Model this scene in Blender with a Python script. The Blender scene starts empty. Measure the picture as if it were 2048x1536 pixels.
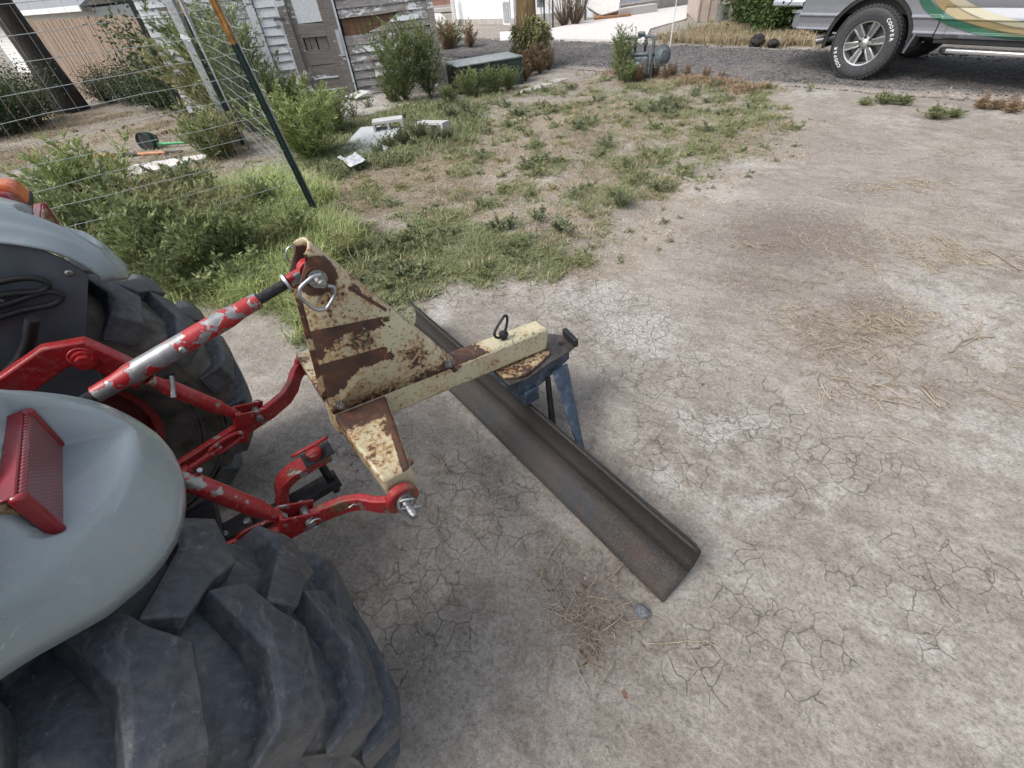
import bpy, bmesh, math, random
import numpy as np
from math import radians, pi, sin, cos
from mathutils import Vector, Matrix

random.seed(7)
RNG = np.random.default_rng(7)
scene = bpy.context.scene
COL = scene.collection

# ------------------------------------------------------------------ camera
F_PX, PITCH, ROLL, CAM_H = 900.0, radians(43.5), radians(-6.05), 1.63
_fwd = np.array([0, cos(PITCH), -sin(PITCH)])
_r0 = np.array([1.0, 0, 0])
_u0 = np.cross(_r0, _fwd)
_right = cos(ROLL) * _r0 + sin(ROLL) * _u0
_up = -sin(ROLL) * _r0 + cos(ROLL) * _u0
cam_data = bpy.data.cameras.new('camera')
cam_data.sensor_width = 36.0
cam_data.lens = 36.0 * F_PX / 2048.0
cam_data.clip_start = 0.05
cam_data.clip_end = 400
cam = bpy.data.objects.new('camera', cam_data)
COL.objects.link(cam)
_m = Matrix.Identity(4)
for i in range(3):
    _m[i][0], _m[i][1], _m[i][2] = _right[i], _up[i], -_fwd[i]
_m[2][3] = CAM_H
cam.matrix_world = _m
scene.camera = cam

# ------------------------------------------------------------------ light
SUN_EL, SUN_AZ = radians(52), radians(-112)      # azimuth from +Y towards +X
world = bpy.data.worlds.new('World')
scene.world = world
world.use_nodes = True
wn = world.node_tree
wn.nodes.clear()
_out = wn.nodes.new('ShaderNodeOutputWorld')
_bg = wn.nodes.new('ShaderNodeBackground')
_sky = wn.nodes.new('ShaderNodeTexSky')
_sky.sky_type = 'NISHITA'
_sky.sun_disc = False
_sky.sun_elevation = SUN_EL
_sky.sun_rotation = SUN_AZ
_sky.air_density = 1.0
_sky.dust_density = 4.0
_hs = wn.nodes.new('ShaderNodeHueSaturation')   # thin overcast: a paler sky
_hs.inputs['Saturation'].default_value = 0.48
wn.links.new(_sky.outputs[0], _hs.inputs['Color'])
wn.links.new(_hs.outputs[0], _bg.inputs['Color'])
_bg.inputs['Strength'].default_value = 0.15
wn.links.new(_bg.outputs[0], _out.inputs['Surface'])
sun_d = bpy.data.lights.new('sun', 'SUN')
sun_d.energy = 1.12
sun_d.angle = radians(20)
sun_d.color = (1.0, 0.965, 0.92)
sun = bpy.data.objects.new('sun', sun_d)
COL.objects.link(sun)
_d = Vector((sin(SUN_AZ) * cos(SUN_EL), cos(SUN_AZ) * cos(SUN_EL), sin(SUN_EL)))
sun.rotation_euler = _d.to_track_quat('Z', 'Y').to_euler()
sun.location = _d * 30
vs = scene.view_settings
vs.view_transform = 'Standard'
vs.look = 'None'
vs.exposure = 0.90
vs.gamma = 1.0
vs.use_curve_mapping = False
cy = scene.cycles
cy.max_bounces = 6; cy.diffuse_bounces = 3; cy.glossy_bounces = 2; cy.transmission_bounces = 3; cy.transparent_max_bounces = 4
cy.caustics_reflective = False; cy.caustics_refractive = False

# ------------------------------------------------------------------ geometry helpers
def G(x, y, z=0.0):
    """photo pixel (2048 wide) -> point on the plane at height z"""
    d = (x - 1024) / F_PX * _right - (y - 768) / F_PX * _up + _fwd
    t = (z - CAM_H) / d[2]
    return np.array([0, 0, CAM_H]) + t * d

TH = radians(33.5)                              # tractor axis: u rearward, v to its far side
TU = np.array([cos(TH), sin(TH), 0])
TV = np.array([-sin(TH), cos(TH), 0])
TO = np.array([-.585, 1.06, 0])
def W(u, v, z=0):
    return TO + u * TU + v * TV + np.array([0, 0, z])

def sm(a, b, x):
    t = np.clip((np.asarray(x, float) - a) / (b - a), 0, 1)
    return t * t * (3 - 2 * t)

def vnoise(x, y, seed=0):
    x = np.asarray(x, float); y = np.asarray(y, float)
    xi = np.floor(x).astype(np.int64); yi = np.floor(y).astype(np.int64)
    def h(a, b):
        n = (a * 374761393 + b * 668265263 + seed * 1442695041) & 0xFFFFFFFF
        n = ((n ^ (n >> 13)) * 1274126177) & 0xFFFFFFFF
        return ((n ^ (n >> 16)) & 0xFFFF) / 65535.0
    fx = x - xi; fy = y - yi
    fx = fx * fx * (3 - 2 * fx); fy = fy * fy * (3 - 2 * fy)
    return (h(xi, yi) * (1 - fx) + h(xi + 1, yi) * fx) * (1 - fy) + (h(xi, yi + 1) * (1 - fx) + h(xi + 1, yi + 1) * fx) * fy

def fbm(x, y, seed=0, o=4):
    s = 0; a = .5
    for k in range(o):
        s = s + a * vnoise(x, y, seed + k * 17); x = x * 2.03; y = y * 2.03; a *= .5
    return s

def inpoly(px, py, poly):
    r = np.zeros(px.shape, bool); n = len(poly); j = n - 1
    for i in range(n):
        xi, yi = poly[i][:2]; xj, yj = poly[j][:2]
        c = ((yi > py) != (yj > py)) & (px < (xj - xi) * (py - yi) / (yj - yi + 1e-12) + xi)
        r ^= c; j = i
    return r

class MB:
    """collects geometry; build() links it as ONE mesh object"""
    def __init__(s):
        s.v = []; s.f = []
    def add(s, vs_, fs_):
        o = len(s.v)
        s.v += [tuple(map(float, p)) for p in vs_]
        s.f += [tuple(i + o for i in f) for f in fs_]
        return s
    def box(s, c, size, rot=None):
        hx, hy, hz = [a / 2 for a in size]
        P = [Vector((x, y, z)) for x in (-hx, hx) for y in (-hy, hy) for z in (-hz, hz)]
        if rot is not None:
            M = rot if isinstance(rot, Matrix) else Matrix.Rotation(rot, 3, 'Z')
            P = [M @ p for p in P]
        c = Vector(c)
        return s.add([p + c for p in P], [(0, 1, 3, 2), (4, 6, 7, 5), (0, 4, 5, 1), (2, 3, 7, 6), (0, 2, 6, 4), (1, 5, 7, 3)])
    def hexa(s, a, b):
        """two quads (4 pts each, same order) -> solid"""
        return s.add(list(a) + list(b), [(3, 2, 1, 0), (4, 5, 6, 7), (0, 1, 5, 4), (1, 2, 6, 5), (2, 3, 7, 6), (3, 0, 4, 7)])
    def prism(s, pts, off):
        """polygon of 3-D points extruded by vector off"""
        n = len(pts); off = np.array(off, float)
        return s.add([np.array(p, float) for p in pts] + [np.array(p, float) + off for p in pts],
                     [tuple(range(n))[::-1], tuple(range(n, 2 * n))] + [(i, (i + 1) % n, n + (i + 1) % n, n + i) for i in range(n)])
    def tube(s, pts, r, n=8, caps=True, closed=False):
        pts = [Vector(p) for p in pts]; m = len(pts)
        rs = r if hasattr(r, '__len__') else [r] * m
        o = len(s.v); prev = None
        for i, p in enumerate(pts):
            if closed: d = pts[(i + 1) % m] - pts[i - 1]
            else: d = pts[min(i + 1, m - 1)] - pts[max(i - 1, 0)]
            d.normalize()
            if prev is None: a = d.orthogonal().normalized()
            else:
                a = prev - d * prev.dot(d)
                a = a.normalized() if a.length > 1e-6 else d.orthogonal().normalized()
            prev = a; b = d.cross(a)
            for k in range(n):
                q = p + (a * cos(2 * pi * k / n) + b * sin(2 * pi * k / n)) * rs[i]
                s.v.append(tuple(q))
        for i in range(m if closed else m - 1):
            j = (i + 1) % m
            for k in range(n):
                l = (k + 1) % n
                s.f.append((o + i * n + k, o + i * n + l, o + j * n + l, o + j * n + k))
        if caps and not closed:
            s.f.append(tuple(o + k for k in range(n))[::-1]); s.f.append(tuple(o + (m - 1) * n + k for k in range(n)))
        return s
    def sweep(s, path, w, h, up=(0, 0, 1)):
        """rectangular bar (w sideways, h along up) along a path"""
        path = [Vector(p) for p in path]; m = len(path); o = len(s.v); up = Vector(up)
        for i, p in enumerate(path):
            d = (path[min(i + 1, m - 1)] - path[max(i - 1, 0)]).normalized()
            sd = d.cross(up).normalized(); u2 = sd.cross(d)
            for a, b in ((-1, -1), (1, -1), (1, 1), (-1, 1)):
                s.v.append(tuple(p + sd * (a * w / 2) + u2 * (b * h / 2)))
        for i in range(m - 1):
            for k in range(4):
                l = (k + 1) % 4
                s.f.append((o + i * 4 + k, o + i * 4 + l, o + (i + 1) * 4 + l, o + (i + 1) * 4 + k))
        s.f.append((o + 3, o + 2, o + 1, o)); e = o + (m - 1) * 4; s.f.append((e, e + 1, e + 2, e + 3))
        return s
    def lathe(s, prof, c, axis, n=32, cap=False):
        """prof: (along axis, radius)"""
        ax = Vector(axis).normalized(); a = ax.orthogonal().normalized(); b = ax.cross(a); c = Vector(c); o = len(s.v); m = len(prof)
        for t, r in prof:
            for k in range(n):
                s.v.append(tuple(c + ax * t + (a * cos(2 * pi * k / n) + b * sin(2 * pi * k / n)) * r))
        for i in range(m - 1):
            for k in range(n):
                l = (k + 1) % n
                s.f.append((o + i * n + k, o + i * n + l, o + (i + 1) * n + l, o + (i + 1) * n + k))
        if cap:
            s.f.append(tuple(o + k for k in range(n))[::-1]); s.f.append(tuple(o + (m - 1) * n + k for k in range(n)))
        return s
    def grid(s, P):
        """P[i][j] points"""
        P = np.asarray(P, float); a, b = P.shape[:2]; o = len(s.v)
        s.v += [tuple(p) for p in P.reshape(-1, 3)]
        s.f += [(o + i * b + j, o + i * b + j + 1, o + (i + 1) * b + j + 1, o + (i + 1) * b + j) for i in range(a - 1) for j in range(b - 1)]
        return s
    def build(s, name, mat, parent=None, bevel=0, smooth=None, recalc=True, base=None, solid=0):
        me = bpy.data.meshes.new(name)
        v = s.v
        if base is not None: v = [(p[0] - base[0], p[1] - base[1], p[2] - base[2]) for p in v]
        me.from_pydata(v, [], s.f)
        if recalc:
            bm = bmesh.new(); bm.from_mesh(me); bmesh.ops.recalc_face_normals(bm, faces=bm.faces); bm.to_mesh(me); bm.free()
        me.materials.append(M[mat] if isinstance(mat, str) else mat)
        if smooth is not None:
            me.polygons.foreach_set('use_smooth', [True] * len(me.polygons)); me.set_sharp_from_angle(angle=radians(smooth))
        o = bpy.data.objects.new(name, me); COL.objects.link(o)
        if parent is not None: o.parent = parent
        if solid:
            md = o.modifiers.new('solid', 'SOLIDIFY'); md.thickness = solid; md.offset = -1
        if bevel:
            md = o.modifiers.new('bevel', 'BEVEL'); md.width = bevel; md.segments = 2; md.limit_method = 'ANGLE'; md.angle_limit = radians(35)
            me.polygons.foreach_set('use_smooth', [True] * len(me.polygons)); me.set_sharp_from_angle(angle=radians(50))
        return o

def npmesh(name, V, Fq, mat, parent=None, attrs=None, smooth=False):
    """numpy mesh, Fq (n,3) or (n,4)"""
    V = np.asarray(V, np.float32); Fq = np.asarray(Fq, np.int32); k = Fq.shape[1]
    me = bpy.data.meshes.new(name)
    me.vertices.add(len(V)); me.vertices.foreach_set('co', V.ravel())
    me.loops.add(Fq.size); me.loops.foreach_set('vertex_index', Fq.ravel())
    me.polygons.add(len(Fq)); me.polygons.foreach_set('loop_start', np.arange(0, Fq.size, k, dtype=np.int32))
    if smooth: me.polygons.foreach_set('use_smooth', np.ones(len(Fq), bool))
    for an, av in (attrs or {}).items():
        a = me.attributes.new(an, 'FLOAT', 'POINT'); a.data.foreach_set('value', np.asarray(av, np.float32))
    me.update(calc_edges=True)
    me.materials.append(M[mat] if isinstance(mat, str) else mat)
    o = bpy.data.objects.new(name, me); COL.objects.link(o)
    if parent is not None: o.parent = parent
    return o

def tag(o, label, cat, group=None):
    o['label'] = label; o['category'] = cat
    if group: o['group'] = group
    return o
def empty(name, loc, rz=0.0):
    o = bpy.data.objects.new(name, None); COL.objects.link(o); o.empty_display_size = .2
    o.location = loc; o.rotation_euler = (0, 0, rz); return o
def thing(name, label, cat, loc, rz=0.0, group=None):
    return tag(empty(name, loc, rz), label, cat, group)
def struct(o):
    o['kind'] = 'structure'; return o
def stuff(o, label=None):
    o['kind'] = 'stuff'
    if label: o['label'] = label
    return o
KIDS = {}
def copy_tree(o, parent=None):
    c = o.copy(); COL.objects.link(c); c.parent = parent
    for ch in o.children: copy_tree(ch, c)
    return c
# ------------------------------------------------------------------ materials (procedural)
M = {}
class NT:
    def __init__(s, name):
        s.m = bpy.data.materials.new(name); s.m.use_nodes = True; s.t = s.m.node_tree
        s.b = s.t.nodes['Principled BSDF']; M[name] = s.m; s._c = {}
    def put(s, sock, v):
        if isinstance(v, bpy.types.NodeSocket): s.t.links.new(v, sock)
        elif isinstance(v, (tuple, list)) and sock.type == 'RGBA': sock.default_value = (*v[:3], 1)
        else: sock.default_value = v
    def n(s, typ, **kw):
        return s.t.nodes.new('ShaderNode' + typ)
    def co(s, kind='Object'):
        if 'tc' not in s._c: s._c['tc'] = s.n('TexCoord')
        return s._c['tc'].outputs[kind]
    def rnd(s):
        if 'oi' not in s._c: s._c['oi'] = s.n('ObjectInfo')
        return s._c['oi'].outputs['Random']
    def isl(s):
        if 'ge' not in s._c: s._c['ge'] = s.n('NewGeometry')
        return s._c['ge'].outputs['Random Per Island']
    def attr(s, name):
        a = s.n('Attribute'); a.attribute_name = name; return a.outputs['Fac']
    def math(s, op, a, b=0.0, c=0.0, clamp=False):
        q = s.n('Math'); q.operation = op; q.use_clamp = clamp
        for i, x in enumerate((a, b, c)): s.put(q.inputs[i], x)
        return q.outputs[0]
    def add(s, a, b): return s.math('ADD', a, b)
    def mul(s, a, b): return s.math('MULTIPLY', a, b)
    def sub(s, a, b): return s.math('SUBTRACT', a, b)
    def step(s, x, a, b, smooth=True):
        q = s.n('MapRange'); q.interpolation_type = 'SMOOTHSTEP' if smooth else 'LINEAR'
        s.put(q.inputs[0], x); q.inputs[1].default_value = a; q.inputs[2].default_value = b
        return q.outputs[0]
    def xyz(s, v=None):
        q = s.n('SeparateXYZ'); s.put(q.inputs[0], v or s.co()); return q.outputs
    def vec(s, v=None, scale=(1, 1, 1), rot=(0, 0, 0), loc=(0, 0, 0), random=0):
        q = s.n('Mapping'); s.put(q.inputs[0], v or s.co()); q.inputs['Scale'].default_value = scale; q.inputs['Rotation'].default_value = rot
        if random:
            c = s.n('CombineXYZ'); r = s.mul(s.rnd(), random)
            for i in range(3): s.put(c.inputs[i], r)
            s.put(q.inputs['Location'], c.outputs[0])
        else: q.inputs['Location'].default_value = loc
        return q.outputs[0]
    def noise(s, scale, v=None, detail=4, rough=.55, dist=0):
        q = s.n('TexNoise'); s.put(q.inputs['Vector'], v or s.co()); q.inputs['Scale'].default_value = scale
        q.inputs['Detail'].default_value = detail; q.inputs['Roughness'].default_value = rough; q.inputs['Distortion'].default_value = dist
        return q.outputs[0]
    def warp(s, scale, amt, v=None):
        q = s.n('TexNoise'); s.put(q.inputs['Vector'], v or s.co()); q.inputs['Scale'].default_value = scale; q.inputs['Detail'].default_value = 3
        a = s.n('VectorMath'); a.operation = 'MULTIPLY_ADD'
        s.put(a.inputs[0], q.outputs[1]); a.inputs[1].default_value = (amt,) * 3; s.put(a.inputs[2], v or s.co())
        return a.outputs[0]
    def voro(s, scale, v=None, feature='DISTANCE_TO_EDGE', out=0, rnd=1):
        q = s.n('TexVoronoi'); q.feature = feature; s.put(q.inputs['Vector'], v or s.co()); q.inputs['Scale'].default_value = scale
        q.inputs['Randomness'].default_value = rnd
        return q.outputs['Distance'] if out == 0 else q.outputs['Color']
    def ramp(s, f, stops):
        q = s.n('ValToRGB'); s.put(q.inputs[0], f); e = q.color_ramp.elements
        while len(e) < len(stops): e.new(.5)
        for el, (p, c) in zip(e, stops): el.position = p; el.color = (*c[:3], 1) if hasattr(c, '__len__') else (c, c, c, 1)
        return q.outputs[0]
    def mix(s, f, a, b, mode='MIX'):
        q = s.n('Mix'); q.data_type = 'RGBA'; q.blend_type = mode
        s.put(q.inputs[0], f); s.put(q.inputs[6], a); s.put(q.inputs[7], b); return q.outputs[2]
    def bump(s, h, strength=.5, dist=.01, prev=None):
        q = s.n('Bump'); s.put(q.inputs['Height'], h); q.inputs['Strength'].default_value = strength; q.inputs['Distance'].default_value = dist
        if prev is not None: s.put(q.inputs['Normal'], prev)
        return q.outputs[0]
    def set(s, color=None, rough=None, metal=None, normal=None, spec=None, **kw):
        for k, v in dict(zip(('Base Color', 'Roughness', 'Metallic', 'Normal', 'Specular IOR Level'), (color, rough, metal, normal, spec))).items():
            if v is not None: s.put(s.b.inputs[k], v)
        for k, v in kw.items(): s.put(s.b.inputs[k.replace('_', ' ')], v)
        return s.m

def simple(name, col, rough=.6, metal=0, var=.12, scale=20, bump=.15, **kw):
    t = NT(name); n = t.noise(scale, detail=5)
    c2 = tuple(max(0, c * (1 - var * 2)) for c in col); c3 = tuple(min(1, c * (1 + var)) for c in col)
    t.set(t.ramp(n, [(.3, c2), (.7, c3)]), t.math('ADD', t.mul(t.noise(scale * 3), .25), rough - .12), metal, t.bump(t.noise(scale * 4), bump, .003), **kw)

def red_paint(name, chips=.62, chip_col=(.38, .36, .34), rust=.66):
    t = NT(name); v = t.warp(30, .02)
    a = t.noise(13, v, 6, .6); b = t.noise(55, v, 4)
    f = t.step(t.add(a, t.mul(b, .25)), chips + .1, chips + .125)
    r = t.step(t.noise(8, t.warp(20, .03), 6, .65), rust, rust + .07)
    base = t.ramp(t.noise(5), [(.3, (.26, .010, .014)), (.7, (.38, .018, .022))])
    base = t.mix(t.mul(t.step(t.noise(90), .5, .75), .25), base, (.5, .25, .2))
    base = t.mix(t.mul(t.step(t.noise(11, t.warp(12, .06), 6, .7), .48, .68), .38), base, (.20, .115, .09))
    base = t.mix(t.mul(t.step(t.noise(7, t.vec(None, loc=(3, 5, 2)), 5, .7), .54, .68), .5), base, (.055, .016, .015))
    c = t.mix(r, base, t.ramp(t.noise(60), [(.35, (.09, .045, .02)), (.7, (.22, .15, .09))]))
    c = t.mix(f, c, chip_col)
    t.set(c, t.add(t.mul(t.noise(25), .25), .3), t.mul(f, .5), t.bump(t.sub(t.noise(120), t.mul(f, .8)), .3, .002))

red_paint('red_paint')
red_paint('red_worn', .60, (.30, .29, .26), .58)
red_paint('red_fork', .66, (.36, .34, .32), .70)
red_paint('red_clean', .8, (.4, .35, .33), .78)
def top_link_mat():
    t = NT('chipped_link'); v = t.warp(25, .03)
    f = t.step(t.add(t.noise(17, v, 5, .55), t.mul(t.noise(60, v), .22)), .60, .625)
    c = t.mix(f, t.ramp(t.noise(30, v, 4), [(.3, (.20, .20, .20)), (.7, (.36, .37, .375))]), t.ramp(t.noise(7), [(.3, (.27, .012, .016)), (.7, (.38, .022, .024))]))
    t.set(c, t.add(t.mul(t.noise(30), .3), .25), t.mul(t.sub(1.0, f), .55), t.bump(t.add(t.mul(f, 1.0), t.mul(t.noise(140), .3)), .5, .002))
top_link_mat()

def beige(name, amount=.6, extra=None):
    """cream paint with rust: speckles and patches; extra(t) returns a 0-1 mask of heavy rust"""
    t = NT(name); v = t.warp(18, .04)
    big = t.noise(7, v, 6, .62); fine = t.noise(75, t.warp(60, .01), 3, .6)
    mx = t.add(t.mul(big, .75), t.mul(fine, .45)); m = t.step(mx, amount + .035, amount + .115); fr = t.step(mx, amount - .045, amount + .06)
    if extra:
        e = extra(t)
        ex = t.add(e, t.mul(t.sub(t.add(t.mul(big, .6), t.mul(fine, .5)), .55), 1.5))
        m = t.math('MAXIMUM', m, t.step(ex, .42, .60)); fr = t.math('MAXIMUM', fr, t.step(ex, .22, .50))
    paint = t.ramp(t.noise(6), [(.3, (.40, .365, .235)), (.7, (.52, .48, .32))])
    halo = t.step(t.add(t.mul(big, .75), t.mul(fine, .2)), amount - .14, amount + .0)
    paint = t.mix(t.mul(halo, .35 if name != 'beige_arm' else .8), paint, (.42, .23, .07) if name != 'beige_arm' else t.ramp(t.noise(40, v, 4), [(.35, (.30, .135, .05)), (.65, (.50, .38, .2))]))
    paint = t.mix(t.mul(fr, t.add(.15, t.mul(fine, .75))), paint, (.33, .150, .050))
    rust = t.ramp(t.noise(22, v, 5, .6), [(.32, (.040, .024, .020)), (.58, (.085, .038, .023)), (.78, (.26, .098, .030))])
    sp_ = t.mul(t.step(t.noise(95, None, 2), .60, .66), t.step(t.noise(4.5, t.warp(6, .1)), .42, .58)); m = t.math('MAXIMUM', m, t.mul(sp_, .85))
    t.set(t.mix(m, paint, rust), t.add(t.mul(m, .38), .42), 0.0, t.bump(t.sub(t.mul(t.noise(200), t.mul(m, .7)), m), .45, .0015))

def mast_mask(t):
    x, y, z = t.xyz()     # T-frame minus root base (.6,0,0)
    u = t.add(x, .6)
    def band(z0, k, th, um):
        top = t.sub(t.add(z0, t.mul(u, k)), z)                     # depth below the band's upper edge
        rag = t.add(th, t.add(t.mul(t.sub(t.noise(12, t.warp(30, .05), 5, .65), .5), .13), t.mul(t.step(u, .12, .0), .065)))
        a = t.mul(t.step(top, -.002, .003), t.step(t.sub(rag, top), -.012, .012))
        return t.mul(a, t.step(t.sub(t.add(um, t.mul(t.sub(t.noise(16, t.warp(30, .07), 5, .65), .5), .15)), u), -.006, .012))
    a = band(.9385, -.252, .030, .232)
    b = band(.822, -.205, .052, .216)
    dx = t.sub(u, .098); dz = t.sub(z, 1.07)
    ring = t.step(t.math('SQRT', t.add(t.mul(dx, dx), t.mul(dz, dz))), .072, .035)
    low = t.mul(t.step(t.add(z, t.mul(u, .14)), .74, .62), .56)
    left = t.mul(t.step(t.sub(u, t.mul(t.sub(z, .6), .14)), .05, .0), .42)
    # long scratch parallel to the sloping back
    sx = t.add(t.mul(t.sub(u, .208), .819), t.mul(t.sub(z, .948), .574)); sl = t.sub(t.mul(t.sub(u, .208), .574), t.mul(t.sub(z, .948), .819))
    scr = t.mul(t.step(t.math('ABSOLUTE', sx), .007, .003), t.step(t.math('ABSOLUTE', sl), .085, .06))
    o = t.math('MAXIMUM', t.math('MAXIMUM', a, b), t.math('MAXIMUM', ring, t.math('MAXIMUM', low, left)))
    back = t.mul(t.step(t.add(t.mul(t.sub(u, .115), .877), t.mul(t.sub(z, 1.149), .48)), -.02, .02), .6)
    return t.math('MAXIMUM', t.math('MAXIMUM', o, scr), back)
beige('beige_mast', .60, mast_mask)
def arm_mask(t):
    x, y, z = t.xyz()
    av = t.math('ABSOLUTE', t.add(y, .01))
    e1 = t.step(t.math('ABSOLUTE', t.sub(x, t.sub(-.612, t.mul(av, -.02)))), .030, .012)
    topf = t.step(z, .59, .60)
    inner = t.mul(t.step(av, .2, .09), .8)
    mid = t.mul(t.step(t.noise(9, t.warp(12, .05), 5), .38, .62), .62)
    edge = t.step(t.math('ABSOLUTE', t.sub(x, t.sub(-.43, t.mul(av, .26)))), .03, .018)
    return t.mul(topf, t.math('MAXIMUM', inner, t.math('MAXIMUM', mid, t.math('MAXIMUM', t.mul(edge, .9), 0.0))))
beige('beige_arm', .60, arm_mask)
def beam_mask(t):
    x, y, z = t.xyz(); u = t.add(x, .6)
    fore = t.mul(t.step(u, .62, .3), .32)
    topz = t.step(t.add(z, t.mul(u, .147)), .615, .628)
    return t.mul(t.math('MAXIMUM', fore, t.mul(t.mul(topz, t.step(u, .68, .5)), .75)), 1.0)
beige('beige_beam', .66, beam_mask)
beige('beige_plate', .52)

def steel_blade(name='blade_steel', k=1.0):
    t = NT(name); v = t.warp(12, .05)
    x, y, z = t.xyz()
    n = t.noise(10, t.vec(v, (1, .35, 1)), 6, .6)
    c = t.ramp(t.noise(160, detail=3), [(.35, (.026 * k, .023 * k, .021 * k)), (.65, (.068 * k, .060 * k, .053 * k))])
    low = t.step(z, .10, .02)
    c = t.mix(t.mul(t.step(n, .58, .65), t.mul(low, .26)), c, t.ramp(t.noise(60), [(.3, (.05, .025, .017)), (.7, (.10, .048, .030))]))
    c = t.mix(t.mul(t.step(t.noise(7, v, 5), .56, .64), t.mul(low, .7)), c, (.028, .032, .042))
    c = t.mix(t.mul(t.step(t.noise(4, t.vec(None, (1, .3, 1), (0, 0, 0), (3, 1, 2))), .5, .7), .4), c, (.10 * k, .088 * k, .077 * k))
    t.set(c, t.add(t.mul(t.noise(40), .3), .55), .15, t.bump(t.noise(180, detail=4), .5, .003))
steel_blade('blade_steel', .82); steel_blade('board_steel', .55)
def blue_black():
    t = NT('blue_black'); n = t.noise(30, t.warp(30, .03), 6, .65)
    c = t.ramp(n, [(.35, (.018, .026, .040)), (.55, (.035, .055, .085)), (.75, (.14, .17, .20))])
    t.set(c, t.add(t.mul(n, .4), .25), .2, t.bump(t.noise(120), .3, .002))
blue_black()
simple('plate_dark', (.075, .062, .055), .5, .2, .3, 30, .3)
simple('black_iron', (.022, .022, .025), .55, .3, .3, 40, .3)
simple('black_part', (.012, .012, .013), .65, 0, .3, 20, .2)
simple('galv', (.42, .44, .45), .38, .85, .2, 40, .2)
simple('wire_galv', (.38, .41, .405), .5, .4, .15, 30, .1)
simple('bolt', (.34, .34, .33), .38, .8, .25, 120, .3)
simple('thread', (.10, .10, .105), .4, .6, .25, 80, .2)

def rubber():
    t = NT('rubber'); x, y, z = t.xyz()
    n = t.noise(14, t.warp(8, .06), 6, .66); f = t.noise(60, detail=5)
    c = t.ramp(f, [(.3, (.026, .030, .037)), (.7, (.062, .068, .079))])
    c = t.mix(t.mul(t.step(n, .46, .68), .5), c, (.135, .130, .118))
    c = t.mix(t.mul(t.step(t.noise(120, detail=3), .62, .78), .35), c, (.2, .19, .17))
    scr = t.noise(35, t.vec(t.warp(10, .05), (1, .15, 1), (.3, .5, .8)), 3)
    c = t.mix(t.mul(t.step(scr, .60, .70), .4), c, (.17, .17, .17))
    c = t.mix(t.mul(t.step(t.noise(30, t.warp(14, .08), 6, .75), .60, .66), .45), c, (.19, .18, .16))
    t.set(c, t.add(t.mul(n, .3), .38), 0.0, t.bump(t.add(t.noise(45, detail=6, rough=.7), t.mul(t.noise(9), 1.0)), .5, .006))
rubber()
simple('rubber_dusty', (.115, .105, .09), .85, 0, .35, 14, .6)
def tyre_small():
    t = NT('tyre_black'); f = t.noise(40, detail=5)
    t.set(t.ramp(f, [(.3, (.018, .019, .022)), (.7, (.045, .046, .05))]), .7, 0.0, t.bump(f, .2, .004))
tyre_small()
def fender():
    t = NT('grey_plastic'); n = t.noise(4, detail=5)
    c = t.ramp(n, [(.3, (.215, .255, .268)), (.7, (.265, .308, .320))])
    c = t.mix(t.mul(t.step(t.noise(40, t.warp(10, .1), 5, .7), .52, .72), .35), c, (.36, .35, .32))
    scr = t.step(t.noise(60, t.vec(t.warp(8, .04), (1, .06, 1), (.2, .1, .9)), 2), .70, .74)
    c = t.mix(t.mul(scr, .35), c, (.5, .52, .53))
    c = t.mix(t.mul(t.step(t.noise(6, t.warp(9, .12), 6, .7), .55, .7), .22), c, (.33, .30, .255))
    t.set(c, t.add(t.mul(t.noise(25, t.warp(9, .1), 5), .28), .16), 0.0, t.bump(t.noise(150), .05, .001), Coat_Weight=.3)
fender()
simple('dark_plastic', (.085, .095, .108), .5, 0, .12, 10, .1)
def reflector():
    t = NT('reflector'); x, y, z = t.xyz()
    w1 = t.math('SINE', t.mul(t.add(y, t.mul(z, 1.1)), 900.0)); w2 = t.math('SINE', t.mul(t.sub(y, t.mul(z, 1.4)), 900.0))
    h = t.add(w1, w2)
    c = t.mix(t.step(h, -1.2, 1.6), (.07, .003, .005), (.30, .010, .012))
    t.set(c, .14, 0.0, t.bump(h, .5, .001), Coat_Weight=.7)
reflector()
simple('lens_red', (.20, .012, .018), .18, 0, .1, 10, .02)
simple('lens_amber', (.62, .13, .03), .2, 0, .1, 10, .02)
simple('glue', (.26, .18, .10), .95, 0, .35, 120, 1.0)

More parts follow.
